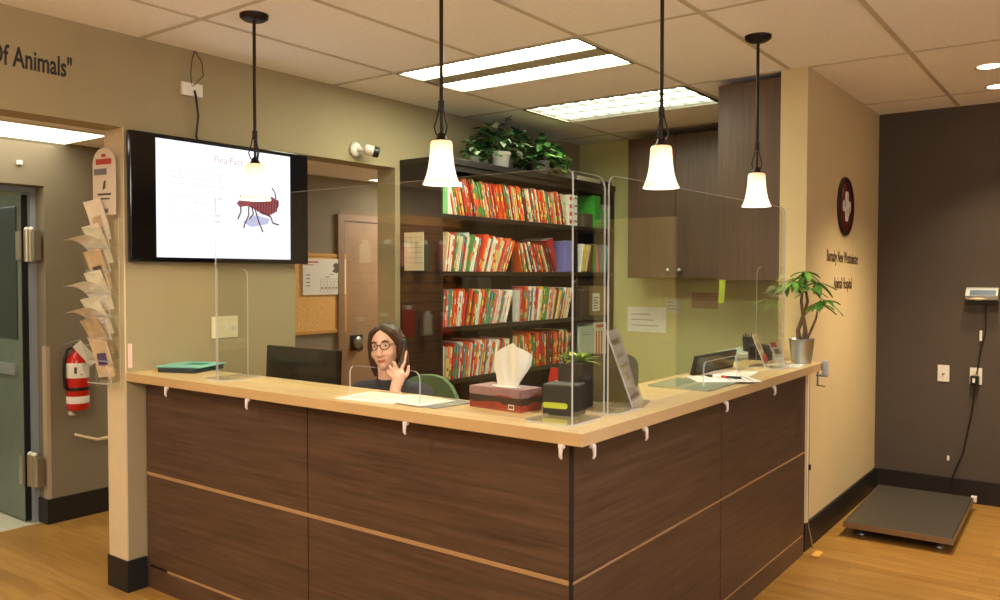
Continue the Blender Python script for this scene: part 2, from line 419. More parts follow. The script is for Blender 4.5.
m = M(); m.box(wx(-3.872), -0.02, 0.02, 0.10, 0, 1.046); m.box(-0.1, -0.02, 0.1, wy(4.722), 0, 1.046); m.obj('carcass', BLKM, ct)
# staff-side desk
m = M(); m.bbox(wx(-3.87), wx(-1.48), 0.102, 0.72, 0.71, 0.745, 0.004); m.bbox(wx(-2.06), wx(-1.48), 0.72, wy(4.72), 0.71, 0.745, 0.004); m.bbox(wx(-2.06), wx(-1.545), wy(4.72), wy(5.4), 0.71, 0.745, 0.004); m.obj('desk_top', TOPM, ct)
for x in (-3.84, -2.05):
    m = M(); m.box(wx(x), wx(x+0.02), 0.102, 0.70, 0, 0.71); m.obj('desk_gable', LAM, ct)
m = M(); m.box(wx(-2.04), wx(-1.55), wy(5.36), wy(5.38), 0, 0.71); m.obj('desk_gable', LAM, ct)
# worktop: one L-shaped slab that wraps the end of the wall
TZ = 1.088
poly = [(-3.884, 2.148), (-1.286, 2.148), (-1.286, 4.735), (-1.69, 4.735), (-1.69, 2.47), (-3.884, 2.47)]
m = M(); m.prism(poly, TZ-0.04, TZ, None, 0, 1)
tag(m.obj('countertop', [TOPM, TOPE]), 'maple laminate countertop capping the L-shaped reception counter', 'countertop')

# white clips hanging under the counter edge
cm = M()
cm.bbox(-0.010, 0.010, -0.003, 0.010, -0.012, 0.0, 0.002); cm.tube([(0, 0, -0.006), (0, -0.002, -0.022), (0, -0.003, -0.036), (0, 0.002, -0.044)], [0.008, 0.0065, 0.0055, 0.004], 8)
CLIP = pm('milky_plastic', (226, 214, 200), 0.35)
clip_mesh = cm.mesh('hook', [CLIP])
spots = [((-3.532, 2.148), 0, 'nearest the brochure rack'), ((-2.924, 2.148), 0, 'below the black monitor'), ((-2.016, 2.148), 0, 'below the receptionist'),
         ((-1.36, 2.148), 0, 'just left of the counter corner'), ((-1.286, 2.21), PI/2, 'just right of the counter corner'), ((-1.286, 2.566), PI/2, 'below the leaning acrylic sign holder'),
         ((-1.286, 3.303), PI/2, 'above the right-leg panel seam'), ((-1.286, 3.905), PI/2, 'nearest the potted tree')]
for (x, y), a, w in spots:
    o = bpy.data.objects.new('hook', clip_mesh); C.objects.link(o)
    o.location = (x + (0.012 if a else 0), y - (0 if a else 0.012), TZ-0.03) if False else (x + (0.004 if a else 0), y - (0 if a else 0.004), TZ-0.04); o.rotation_euler = (0, 0, a)
    tag(o, 'small white plastic hook under the counter edge, ' + w, 'hook', 'hooks under the counter edge')

# ------------------------------------------------------------------ acrylic sneeze guards
def sheet(m, poly, mx, t=0.007): m.prism(poly, -t/2, t/2, mx, 0, 1)
GT = 1.917
ga = thing('sneeze_guard', 'tall clear acrylic guard along the long front of the counter, with pass slot', 'sneeze guard', (-2.3, 2.27, TZ))
def rel(p, o): return [(a-o[0], b-o[1]) for a, b in p]
notch = list(reversed(rrect(-2.432, -2.058, TZ-0.02, 1.212, 0.03, 5, 'cd')))
k = [(a, max(b, TZ+0.001)) for a, b in notch]
outline = [(-3.32, TZ+0.001)] + [k[i] for i in range(len(k))] if False else None
out = [(-3.32, TZ+.001)]
nn = rrect(-2.432, -2.058, TZ+0.001, 1.212, 0.03, 5, 'cd')      # a,b,c...,d...
ul = [p for p in nn[2:]]                                        # upper right arc then upper left arc
out += [(-2.432, TZ+.001)] + list(reversed(ul)) + [(-2.058, TZ+.001), (-1.397, TZ+.001)]
out += [(-1.397+0.0, GT-0.04), (-1.402, GT-0.018), (-1.416, GT-0.004), (-1.437, GT), (-3.32, GT-0.0)]
m = M(); sheet(m, rel(out, (-2.3, TZ)), on_y(0)); m.obj('panel', [ACR, EDGE], ga)
m = M(); sheet(m, rel(rrect(2.275, 2.44, TZ+.001, 1.60, 0.035, 5, 'c'), (2.27, TZ)), on_x(-3.316+2.3)); m.obj('fin', [ACR, EDGE], ga)
m = M(); sheet(m, rel(rrect(2.275, 2.484, TZ+.001, 1.905, 0.05, 6, 'c'), (2.27, TZ)), on_x(-1.401+2.3)); m.obj('return_panel', [ACR, EDGE], ga)
m = M(); m.prism(rrect(-0.16+0.9, 0.93, -0.055, 0.16, 0.03, 5), 0.0005, 0.007, None, 0, 1); m.obj('foot', [ACR, EDGE], ga)
m = M(); m.prism(rrect(-1.06, -0.90, -0.05, 0.17, 0.03, 5), 0.0005, 0.007, None, 0, 1); m.obj('foot', [ACR, EDGE], ga)
gc = thing('sneeze_guard', 'tall clear acrylic guard along the short right leg of the counter', 'sneeze guard', (-1.4, 3.4, TZ))
nn = rrect(3.34, 3.72, TZ+.001, 1.2, 0.03, 5, 'cd')
out = [(2.508, TZ+.001), (3.34, TZ+.001)] + list(reversed(nn[2:])) + [(3.72, TZ+.001), (4.40, TZ+.001)]
out += [(4.40, 1.88), (4.392, 1.905), (4.372, 1.921), (4.345, 1.926), (2.55, 1.915), (2.527, 1.909), (2.513, 1.895), (2.508, 1.872)]
m = M(); sheet(m, rel(out, (3.4, TZ)), on_x(0)); m.obj('panel', [ACR, EDGE], gc)
m = M(); sheet(m, rel(rrect(-1.545, -1.404, TZ+.001, 1.555, 0.02, 5, 'd'), (-1.4, TZ)), on_y(2.512-3.4)); m.obj('fin', [ACR, EDGE], gc)
m = M(); sheet(m, rel(rrect(-1.545, -1.404, TZ+.001, 1.62, 0.035, 5, 'd'), (-1.4, TZ)), on_y(4.396-3.4)); m.obj('fin', [ACR, EDGE], gc)
m = M(); m.prism(rrect(-0.14, 0.04, -0.9, -0.70, 0.03, 5), 0.0005, 0.007, None, 0, 1); m.obj('foot', [ACR, EDGE], gc)
m = M(); m.prism(rrect(-0.14, 0.04, 0.83, 1.0, 0.03, 5), 0.0005, 0.007, None, 0, 1); m.obj('foot', [ACR, EDGE], gc)

# ------------------------------------------------------------------ ceiling lights
TUBE = emit('fluorescent_glow', (248, 253, 224), 24.0); LOUV = pm('louver_aluminium', (196, 196, 186), 0.4, metal=0.3)
def troffer(loc, label, lens2=True):
    t = thing('ceiling_light', label, 'ceiling light', loc, 0, 'recessed fluorescent lights above reception')
    m = M()
    for a in ((-.613, -.600, -.304, .304), (.600, .613, -.304, .304), (-.6, .6, -.304, -.292), (-.6, .6, .292, .304)): m.box(a[0], a[1], a[2], a[3], -0.006, 0.05)
    m.obj('frame', pm('dark_light_frame', (90, 80, 66), 0.5), t)
    m = M(); m.box(-.6, .6, -.292, .292, 0.045, 0.05); m.obj('housing', WHT, t)
    if lens2:
        for y0, y1 in ((-.29, -.075), (.075, .29)):
            m = M(); m.box(-.598, .598, y0, y1, 0.004, 0.010); m.obj('diffuser', TUBE, t)
        m = M(); m.box(-.598, .598, -.075, .075, 0.006, 0.012); m.box(-.598, .598, -.075, -.07, 0.0, 0.006); m.box(-.598, .598, .07, .075, 0, 0.006)
        for i in range(9): m.box(-.6+i*.15-.006, -.6+i*.15+.006, -.07, .07, 0.0, 0.006)
        m.obj('louver', pm('shaded_louver', (176, 172, 152), 0.5), t)
    else:
        m = M(); m.box(-.598, .598, -.29, .29, 0.03, 0.036); m.obj('diffuser', emit('fluorescent_glow_soft', (248, 253, 224), 14.0), t)
        m = M()
        for i in range(11): m.box(-.6+i*.12-.002, -.6+i*.12+.002, -.29, .29, 0.014, 0.0295)
        for y in (-.29, -.1, .1, .29): m.box(-.6, .6, y-.002, y+.002, 0.010, 0.0295)
        m.obj('louver', pm('grey_louver', (104, 104, 98), 0.5), t)
    return t
troffer((-2.755, 3.815, H), 'recessed fluorescent ceiling light with a dark middle louver, nearer the camera', True)
troffer((-2.768, 5.10, H), 'recessed fluorescent ceiling light with white lattice, nearer the cabinets', False)
HL = emit('hall_panel_glow', (255, 244, 214), 3.2)
def flat_light(loc, lx, ly, label):
    t = thing('ceiling_light', label, 'ceiling light', loc)
    m = M(); m.box(-lx-.02, lx+.02, -ly-.02, -ly, -0.006, 0.004); m.box(-lx-.02, lx+.02, ly, ly+.02, -0.006, 0.004); m.box(-lx-.02, -lx, -ly, ly, -0.006, 0.004); m.box(lx, lx+.02, -ly, ly, -0.006, 0.004); m.obj('frame', WHT, t)
    m = M(); m.box(-lx, lx, -ly, ly, -0.005, -0.001); m.obj('diffuser', HL, t)
flat_light((-5.12, 1.96, 2.40), 0.30, 0.61, 'bright flat light panel in the low hall ceiling at far left')
flat_light((-5.08, 5.25, 2.40), 0.15, 0.15, 'small square light in the hall ceiling seen past the doorway beside the screen')
flat_light((-4.62, 5.95, 2.40), 0.28, 0.28, 'unseen square light added in the hall ceiling behind the file shelf')  # added out of sight to light the hall wall past the doorway
# recessed downlights over the waiting area
GLOW = emit('downlight_glow', (255, 226, 176), 25.0)
def downlight(x, y, label):
    t = thing('downlight', label, 'ceiling light', (x, y, H), 0, 'recessed downlights in the waiting area')
    m = M(); m.lathe([(0.075, -0.001), (0.074, -0.006), (0.058, -0.004), (0.056, -0.001)], 24, cap=False); m.obj('trim_ring', WHT, t)
    m = M(); m.lathe([(0.0, -0.002), (0.045, -0.006), (0.056, -0.002)], 20, cap=False); m.obj('lamp', GLOW, t)
    return t
downlight(-0.584, 5.352, 'recessed downlight nearer the camera of the two by the dark wall')
downlight(-0.599, 5.946, 'recessed downlight nearer the dark wall')
def lamp(kind, name, loc, power, col, size=0.1, rot=None, spot=None, sy=None, blend=0.6):
    l = bpy.data.lights.new(name, kind); l.energy = power; l.color = col
    if kind == 'AREA':
        l.size = size
        if sy: l.shape = 'RECTANGLE'; l.size_y = sy
    else: l.shadow_soft_size = size
    if spot: l.spot_size = spot; l.spot_blend = blend
    o = bpy.data.objects.new(name, l); C.objects.link(o); o.location = loc
    if rot: o.rotation_euler = rot
    return o
WARM = (1.0, 0.80, 0.54); WARM2 = (1.0, 0.88, 0.70); NEUT = (1.0, 0.95, 0.90)
lamp('SPOT', 'downlight_lamp', (-0.584, 5.352, 2.70), 230, WARM, 0.05, None, R(98), None, 1.0)
lamp('SPOT', 'downlight_lamp', (-0.599, 5.946, 2.70), 90, WARM, 0.05, None, R(98), None, 1.0)
# unseen lamps added behind and beside the camera to brighten ceiling and counter
for k, (x, y, pw, lc) in enumerate(((-1.9, -0.3, 34, WARM2), (0.05, 1.9, 26, NEUT), (2.3, 3.2, 8, NEUT), (1.5, -0.3, 8, NEUT), (-2.6, 0.6, 26, WARM2))):
    t = thing('added_globe_lamp', 'unseen opal globe lamp added to brighten the waiting area ceiling', 'ceiling light', (x, y, H), 0, 'added unseen globe lamps')
    m = M(); m.lathe([(0.0, -0.025), (0.06, -0.022), (0.065, 0.0)], 20); m.obj('canopy', BRZ, t)
    m = M(); m.tube([(0, 0, -0.02), (0, 0, -0.20)], 0.008, 8); m.obj('rod', BRZ, t)
    m = M(); m.ball((0, 0, -0.32), 0.13, 20, 12); m.obj('globe', emit('warm_globe_glow', (255, 226, 184), 34.0) if lc is WARM2 else emit('white_globe_glow', (250, 246, 240), 24.0), t)
    lamp('AREA', 'added_waiting_lamp', (x, y, H-0.47), pw, lc, 0.3)  # unseen downward fill added below each globe

# pendants
SH = bpy.data.materials.new('opal_glass_shade'); SH.use_nodes = True
nt = SH.node_tree; b = nt.nodes['Principled BSDF']; b.inputs['Base Color'].default_value = lin((250, 236, 214)); b.inputs['Roughness'].default_value = 0.3
tcn = nt.nodes.new('ShaderNodeTexCoord'); sp = nt.nodes.new('ShaderNodeSeparateXYZ'); nt.links.new(tcn.outputs['Object'], sp.inputs[0])
mr = nt.nodes.new('ShaderNodeMapRange'); mr.inputs['From Min'].default_value = -0.835; mr.inputs['From Max'].default_value = -0.665; nt.links.new(sp.outputs['Z'], mr.inputs['Value'])
rp = nt.nodes.new('ShaderNodeValToRGB'); rp.color_ramp.elements[0].color = lin((255, 236, 204)); rp.color_ramp.elements[0].position = 0.0
rp.color_ramp.elements[1].color = lin((255, 150, 70)); rp.color_ramp.elements[1].position = 1.0
e2 = rp.color_ramp.elements.new(0.62); e2.color = lin((255, 240, 214))
nt.links.new(mr.outputs[0], rp.inputs['Fac']); nt.links.new(rp.outputs['Color'], b.inputs['Emission Color']); b.inputs['Emission Strength'].default_value = 1.1
pn = thing('pendant_lamp', 'bronze pendant lamp with white glass shade in front of the wall screen', 'pendant lamp', (-3.132, 2.351, H), 0, 'pendant lamps over the counter')
m = M(); m.lathe([(0.0, -0.028), (0.045, -0.027), (0.062, -0.016), (0.064, 0.0)], 28); m.obj('canopy', BRZ, pn)
m = M(); m.tube([(0, 0, -0.02), (0, 0, -0.54)], 0.0075, 10); m.lathe([(0.012, -0.56), (0.012, -0.52)], 12); m.obj('rod', BRZ, pn)
for s in (0, 2.1, 4.2):
    m = M(); m.tube([(0.008*math.cos(s), 0.008*math.sin(s), -0.54), (0.016*math.cos(s), 0.016*math.sin(s), -0.58), (0.028*math.cos(s), 0.028*math.sin(s), -0.62), (0.02*math.cos(s), 0.02*math.sin(s), -0.645), (0.006*math.cos(s), 0.006*math.sin(s), -0.655)], 0.0028, 6)
    m.obj('lamp_wire', BRZ, pn)
m = M(); m.tube([(0, 0, -0.54), (0, 0, -0.655)], 0.006, 8); m.lathe([(0.012, -0.64), (0.02, -0.66), (0.03, -0.672)], 16); m.obj('socket', BRZ, pn)
m = M(); m.lathe([(0.026, -0.668), (0.037, -0.670), (0.0415, -0.680), (0.0425, -0.70), (0.0445, -0.73), (0.049, -0.765), (0.056, -0.795), (0.064, -0.817), (0.0700, -0.828), (0.0705, -0.832), (0.066, -0.829), (0.053, -0.795), (0.044, -0.75), (0.039, -0.70), (0.026, -0.676)], 32, cap=False); m.obj('shade', SH, pn)
m = M(); m.ball((0, 0, -0.75), (0.022, 0.022, 0.032), 12, 8); m.obj('bulb', emit('bulb_glow', (255, 214, 150), 14.0), pn)
PP = [(-2.03, 2.36), (-1.42, 2.955), (-1.42, 4.02)]
dup(pn, (*PP[0], H), 0, 'bronze pendant lamp with white shade before the left end of the file shelf')
dup(pn, (*PP[1], H), 0.5, 'bronze pendant lamp with white glass shade in front of the wall cabinet doors')
dup(pn, (*PP[2], H), 0.9, 'bronze pendant lamp with white glass shade nearest the cream partition wall')
for x, y in [(-3.132, 2.351)] + PP: lamp('POINT', 'pendant_bulb_lamp', (x, y, H-0.80), 9, (1.0, 0.78, 0.52), 0.03)

# ------------------------------------------------------------------ wall screen
W = -3.884
tv = thing('wall_screen', 'black flat television on the tan wall showing a flea picture', 'television', (W, 2.705, 1.64))
TVK = 0.9885
m = M(); m.bbox(0.012, 0.0445, -0.550, 0.550, -0.006, 0.634, 0.004); m.obj('housing', BLKG, tv)
m = M(); m.box(0.0, 0.013, -0.3, 0.3, 0.12, 0.5); m.obj('wall_bracket', BLKM, tv)
SCR = emit('lit_screen_white', (244, 244, 255), 1.35)
m = M(); m.box(0.0446, 0.0454, -0.416, 0.418, 0.018, 0.612); m.obj('screen', SCR, tv)
def flat(name, pts, mat, off, close=True):
    m = M(); m.prism([(a*TVK-2.705, b*TVK+.018-1.64) for a, b in pts], 0, 0.0006, on_x(0.0456+off)); return m.obj(name, mat, tv)
flea = [(2.791, 1.965), (2.81, 1.944), (2.856, 1.953), (2.909, 1.939), (2.957, 1.914), (3.005, 1.906), (3.054, 1.932), (3.076, 1.968), (3.076, 1.996), (3.027, 2.016), (2.957, 2.005), (2.877, 2.001), (2.817, 1.989)]
flat('picture_shadow', [(2.829, 1.862), (2.888, 1.838), (2.997, 1.86), (3.012, 1.889), (2.916, 1.906)], emit('screen_lilac', (206, 206, 244), 1.1), 0.0)
fb = emit('screen_maroon', (172, 88, 94), 0.95); fl2 = emit('screen_dark_maroon', (104, 46, 52), 0.9)
flat('flea_body', flea, fb, 0.0008)
def q(a, b): return (a*TVK-2.705, b*TVK+.018-1.64)
m = M()
for i in range(10):
    y = 2.885 + i*0.019
    lo = 1.945 - 0.034*math.sin(i/9*2.7); hi = 2.0 + 0.012*math.sin(i/9*3)
    m.prism([q(y, lo), q(y+0.005, lo), q(y+0.014, hi), q(y+0.009, hi)], 0, 0.0004, on_x(0.0456+0.0015))
m.obj('flea_stripes', fl2, tv)
for L in ([(2.817, 1.95), (2.817, 1.917), (2.797, 1.877)], [(2.869, 1.948), (2.869, 1.903), (2.842, 1.852), (2.835, 1.83)], [(2.909, 1.945), (2.936, 1.868), (2.963, 1.813)], [(2.89, 1.95), (2.90, 1.91), (2.87, 1.88)], [(2.95, 1.926), (3.019, 1.901), (3.032, 1.867), (3.075, 1.858)], [(3.055, 2.006), (3.048, 2.046), (3.027, 2.067)], [(2.811, 1.983), (2.817, 2.011)]):
    m = M()
    for (a, b), (c, d) in zip(L, L[1:]):
        dx, dy = c-a, d-b; l = math.hypot(dx, dy); nx, ny = -dy/l*0.004, dx/l*0.004
        m.prism([q(a-nx, b-ny), q(c-nx, d-ny), q(c+nx, d+ny), q(a+nx, b+ny)], 0, 0.0004, on_x(0.0456+0.0012))
    m.obj('flea_leg', fl2, tv)
text('Flea Fact', 0.052, on_x(0.0457, q(2.650, 0)[0], q(0, 2.172)[1]), emit('screen_title_tan', (206, 188, 178), 1.0), 'title_text', tv, 0.0003)
random.seed(3)
for i in range(9):
    y = 2.40; z = 2.10 - i*0.031
    if i in (3, 6): continue
    m = M()
    while y < 2.66 + random.uniform(-0.03, 0.03):
        w = random.uniform(0.012, 0.04); a, b = q(y, z); m.box(0.0456, 0.0459, a, a+w, b, b+0.008); y += w + 0.009
    m.obj('body_text', emit('screen_faint_text', (226, 224, 234), 1.2), tv)
# power box and cable above the screen
t = thing('junction_box', 'white outlet plate high on the tan wall above the screen', 'outlet', (W, 2.515, 2.498))
m = M(); m.bbox(0, 0.02, -0.06, 0.06, 0, 0.068, 0.004); m.obj('plate', WHT, t)
m = M(); m.tube([(0.02, 0.01, 0.03), (0.03, 0.012, 0.0), (0.03, 0.026, -0.1), (0.02, 0.018, -0.2), (0.03, 0.02, -0.235)], 0.006, 8); m.obj('power_cable', BLK, t)
m = M(); m.tube([(0.018, -0.002, 0.05), (0.022, 0.02, 0.07), (0.012, 0.07, 0.12), (0.012, 0.06, 0.19), (0.012, 0.02, 0.24)], 0.0025, 6); m.tube([(0.018, -0.004, 0.05), (0.02, -0.01, 0.12), (0.012, 0.005, 0.2), (0.012, 0.02, 0.24)], 0.0025, 6); m.obj('thin_wire', pm('brown_wire', (92, 58, 40), 0.5), t)
# security camera
t = thing('security_camera', 'white and black security camera on the header over the hall doorway', 'camera', (W, 3.69, 2.33))
m = M(); m.lathe([(0.0, 0.0), (0.045, 0.0), (0.045, 0.02), (0.03, 0.03), (0.0, 0.03)], 20, mx=T(0, -0.02, 0.035) @ Rm(PI/2, 'Y')); m.obj('mount', WHT, t)
m = M(); m.tube([(0.03, -0.02, 0.035), (0.07, 0.0, 0.03)], 0.014, 10); m.obj('arm', WHT, t)
ax = Vector((0.6, 0.75, -0.22)).normalized()
p0 = Vector((0.07, 0.0, 0.035))
m = M(); m.tube([p0, p0+ax*0.012, p0+ax*0.06], [0.026, 0.034, 0.034], 16); m.obj('camera_body', WHT, t)
m = M(); m.tube([p0+ax*0.058, p0+ax*0.09, p0+ax*0.095], [0.0345, 0.0345, 0.028], 16); m.obj('lens_hood', BLK, t)
# header lettering
LET = pm('black_letter_vinyl', (36, 30, 26), 0.6)
t = text('Of Animals"', 0.125, on_x(W+0.001, 1.905, 2.478) @ Rm(R(-1.0), 'Z'), LET, 'wall_lettering', None, 0.001, 0.58, 'RIGHT', 0.002)
tag(t, 'black letters reading Of Animals on the tan header at far left', 'lettering')
# switch plate
t = thing('light_switch', 'ivory three-gang light switch on the tan wall over the counter', 'switch', (W, 2.707, 1.227))
m = M(); m.bbox(0, 0.007, -0.083, 0.083, 0, 0.118, 0.003); m.obj('plate', IVORY, t)
for y in (-0.052, 0, 0.052):
    m = M(); m.bbox(0.006, 0.011, y-0.009, y+0.009, 0.042, 0.076, 0.002); m.box(0.010, 0.02, y-.004, y+.004, 0.06, 0.07); m.obj('toggle', WHT, t)
# brochure rack on the end of the wall
t = thing('brochure_rack', 'clear acrylic brochure rack with arched header on the end of the tan wall', 'brochure rack', (-3.945, 2.122, 1.02), R(10))
m = M(); sheet(m, rrect(-0.09, 0.085, 0.0, 0.84, 0.02, 4, 'ab'), on_y(-0.035), 0.003); m.obj('back_panel', [ACR, EDGE], t)
arch = [(-0.09, 0.84), (0.07, 0.84)] + [(-0.01 + 0.08*math.cos(a), 1.09 + 0.075*math.sin(a)) for a in [i*PI/12 for i in range(13)]]
m = M(); m.prism(arch, 0, 0.003, on_y(-0.036)); hc = m.obj('header_card', pm('pale_header_card', (222, 208, 190), 0.6, var=0.04), t)
RT = pm('red_print', (190, 60, 50), 0.6); GB = pm('blue_grey_print', (120, 116, 122), 0.6); PR = pm('dark_print', (90, 80, 72), 0.7)
m = M(); m.box(-0.065, 0.045, -0.0405, -0.0395, 1.085, 1.112); m.box(-0.025, 0.005, -0.0405, -0.0395, 1.12, 1.135); m.obj('header_title', RT, hc)
m = M(); m.box(-0.08, 0.01, -0.0405, -0.0395, 1.035, 1.065); m.obj('header_band', GB, hc)
m = M(); m.box(-0.07, 0.02, -0.0405, -0.0395, 0.85, 0.87); m.obj('header_band', GB, hc)
m = M(); m.prism([(-0.02, 0.96), (0.0, 0.97), (0.005, 1.01), (-0.012, 1.0)], 0, 0.0006, on_y(-0.0395)); m.box(-0.055, 0.04, -0.0405, -0.0395, 0.935, 0.945); m.box(-0.045, 0.03, -0.0405, -0.0395, 0.915, 0.922); m.obj('header_print', PR, hc)
for i in range(7):
    z = 0.04 + i*0.109
    m = M(); mx = T(0, -0.037, z) @ Rm(R(18), 'X')
    m.box(-0.09, 0.085, -0.05, -0.047, 0, 0.10, 0, mx); m.box(-0.09, 0.085, -0.05, 0, -0.003, 0, 0, mx); m.box(-0.09, 0.085, -0.0505, -0.0465, -0.004, 0.0, 1, mx); m.box(0.083, 0.0855, -0.0505, -0.047, 0, 0.10, 1, mx)
    m.box(-0.09, -0.087, -0.05, 0, 0, 0.09, 0, mx); m.box(0.082, 0.085, -0.047, 0, 0, 0.09, 0, mx)
    m.obj('pocket', [ACR, EDGE], t)
PB = [pm('pamphlet_cream', (232, 220, 198), 0.6, var=0.1, scale=25), pm('pamphlet_tan', (206, 178, 144), 0.6, var=0.2, scale=25), pm('pamphlet_peach', (222, 192, 156), 0.6, var=0.2, scale=25), pm('pamphlet_white', (240, 236, 226), 0.6, var=0.1, scale=25)]
def pamphlet(z, lean, sp, x, mat, label, pict=None, curl=0.02):
    t = thing('pamphlet', label, 'pamphlet', (-3.945+x, 2.082+0.2*x, 1.02+z), R(13), 'pamphlets in the brochure rack')
    mx = Rm(R(lean), 'X') @ Rm(R(sp), 'Y')
    m = M()
    n = 8; w = 0.058
    vs = []; fs = []
    for j in range(n+1):
        u = j/n; yy = -curl*u*u; zz = 0.21*u - curl*0.55*u**3
        for a in (-w, w): vs.append((a, yy, zz))
    fs = [(2*j, 2*j+1, 2*j+3, 2*j+2) for j in range(n)]
    m.add(vs, fs, 0, True, mx); m.add([(x_, y_+0.004, z_) for x_, y_, z_ in vs], [tuple(reversed(f)) for f in fs], 0, True, mx)
    m.add([vs[0], vs[1], (vs[1][0], vs[1][1]+.004, 0), (vs[0][0], vs[0][1]+.004, 0)], [(0, 1, 2, 3)], 0, False, mx)
    a, b = vs[-2], vs[-1]; m.add([a, b, (b[0], b[1]+.004, b[2]), (a[0], a[1]+.004, a[2])], [(0, 1, 2, 3)], 0, False, mx)
    m.obj('folded_sheet', mat, t)
    if pict:
        m = M(); m.box(-0.03, 0.03, -0.0095, -0.0085, 0.06, 0.12, 0, mx); m.obj('printed_picture', pict, t)
pamphlet(0.715, 6, -8, -0.015, PB[0], 'cream pamphlet in the topmost pocket of the brochure rack', PB[1])
pamphlet(0.62, 14, -10, -0.02, PB[3], 'white fanned pamphlet bulging from the second pocket from the top', None, 0.13)
pamphlet(0.60, 12, -10, 0.0, PB[0], 'cream pamphlet in the second pocket from the top', PB[1])
pamphlet(0.475, 8, -9, -0.01, PB[2], 'peach pamphlet with a dark picture in the third pocket from the top', PR)
pamphlet(0.40, 14, -12, -0.02, PB[3], 'white pamphlet flopping out of the fourth pocket from the top', None, 0.13)
pamphlet(0.375, 10, -9, 0.0, PB[0], 'cream pamphlet in the fourth pocket from the top')
pamphlet(0.28, 16, -12, -0.02, PB[3], 'white pamphlet curling out of the fifth pocket from the top', None, 0.13)
pamphlet(0.255, 14, -12, 0.0, PB[0], 'cream pamphlet standing in the fifth pocket from the top', PB[3])
pamphlet(0.155, 14, -14, 0.0, PB[1], 'brown pamphlet in the sixth pocket from the top')
pamphlet(0.05, 6, -6, 0.0, PB[2], 'orange pamphlet with a purple badge in the lowest pocket', pm('purple_print', (84, 62, 120), 0.6))
m = M(); m.bbox(-3.884, -3.880, 2.155, 2.178, 1.11, 1.23, 0.0015); tag(m.obj('wall_sticker', pm('pink_white_card', (226, 196, 186), 0.6)), 'small pinkish card on the tan wall right of the brochure rack', 'card')
# fire extinguisher
fe = thing('fire_extinguisher', 'red fire extinguisher hanging on the brown hall wall', 'fire extinguisher', (-5.255, 2.585, 0.715))
m = M(); m.lathe([(0.0, 0.0), (0.058, 0.0), (0.066, 0.012), (0.066, 0.30), (0.055, 0.34), (0.026, 0.365), (0.022, 0.38)], 28); m.obj('cylinder', RED, fe)
for z0, z1 in ((0.205, 0.30), (0.045, 0.09)):
    m = M(); m.lathe([(0.0665, z0), (0.0668, z0+.002), (0.0668, z1-.002), (0.0665, z1)], 28, cap=False)
    lb = m.obj('label_band', WHTP, fe)
    if z0 > .1:
        m = M(); m.box(0.045, 0.058, -0.045, -0.03, z0+0.03, z0+0.07, 0, Rm(R(0), 'Z')); m.box(0.056, 0.068, -0.014, 0.0, z0+0.02, z0+0.024); m.obj('label_print', PR, lb)
m = M(); m.lathe([(0.0672, 0.125), (0.0685, 0.13), (0.0685, 0.142), (0.0672, 0.147)], 28, cap=False); m.obj('strap', BLK, fe)
m = M(); m.bbox(-0.02, 0.02, -0.02, 0.02, 0.375, 0.415, 0.004); m.obj('valve', BLKM, fe)
m = M(); m.bbox(-0.01, 0.01, -0.02, 0.11, 0.425, 0.434, 0.003, 0, Rm(R(12), 'X')); m.bbox(-0.01, 0.01, 0.0, 0.10, 0.40, 0.408, 0.003); m.obj('handle', STEEL, fe)
m = M(); m.tube([(0, -0.02, 0.40), (0.0, -0.06, 0.385), (0.0, -0.082, 0.32), (0.0, -0.084, 0.22), (0.0, -0.075, 0.14)], 0.010, 10); m.obj('hose', BLK, fe)
m = M(); m.prism([(-0.065, 0.405), (0.045, 0.275), (0.095, 0.315), (-0.015, 0.445)], 0.072, 0.074, on_x(0)); m.obj('inspection_tag', WHTP, fe)
m = M(); m.box(-0.095, -0.085, -0.03, 0.03, 0.1, 0.33); m.box(-0.086, -0.062, -0.03, 0.03, 0.1, 0.16); m.obj('wall_bracket', BLK, fe)
m = M(); m.lathe([(0.0, 0), (0.014, 0.0), (0.015, 0.016), (0.009, 0.022), (0.009, 0.05)], 16, mx=T(-5.35, 2.58, 0.68) @ Rm(PI/2, 'Y')); tag(m.obj('wall_bumper', WHT), 'white round bumper on the brown hall wall under the extinguisher', 'wall bumper')
m = M(); m.tube([(-5.335, 2.60, 0.545), (-5.30, 2.65, 0.525), (-5.28, 2.72, 0.50), (-5.27, 2.78, 0.505)], [0.008, 0.009, 0.009, 0.012], 8); tag(m.obj('door_stop', CREAM), 'cream spring door stop low on the brown hall wall', 'door stop')
m = M(); m.bbox(-5.35, -5.33, 2.28, 2.31, 2.235, 2.262, 0.004); tag(m.obj('motion_sensor', WHT), 'tiny white sensor above the steel hall door', 'sensor')
# cork board and calendar in the hall
t = thing('cork_board', 'cork notice board with wooden frame on the hall wall behind the doorway', 'notice board', (-5.35, 4.62, 1.10))
m = M(); m.box(0, 0.014, -0.31, 0.30, 0.0, 0.63); m.obj('cork', pm('cork', (226, 176, 100), 0.85, var=0.15, scale=60), t)
m = M()
for a in ((-0.33, -0.305, -0.02, 0.65), (0.295, 0.32, -0.02, 0.65), (-.305, .295, -.02, .005), (-.305, .295, .625, .65)): m.box(0, 0.022, *a)
m.obj('frame', pm('yellow_pine', (206, 150, 70), 0.5), t)
t = thing('calendar', 'white wall calendar with a dog sketch pinned on the cork board', 'calendar', (-5.326, 4.69, 1.405))
m = M(); m.box(0, 0.003, -0.235, 0.235, 0, 0.30); m.obj('sheet', WHTP, t)
m = M(); m.box(0.003, 0.0036, -0.22, -0.07, 0.265, 0.278); m.box(0.003, 0.0036, -0.22, -0.12, 0.245, 0.252); m.obj('red_heading', RT, t)
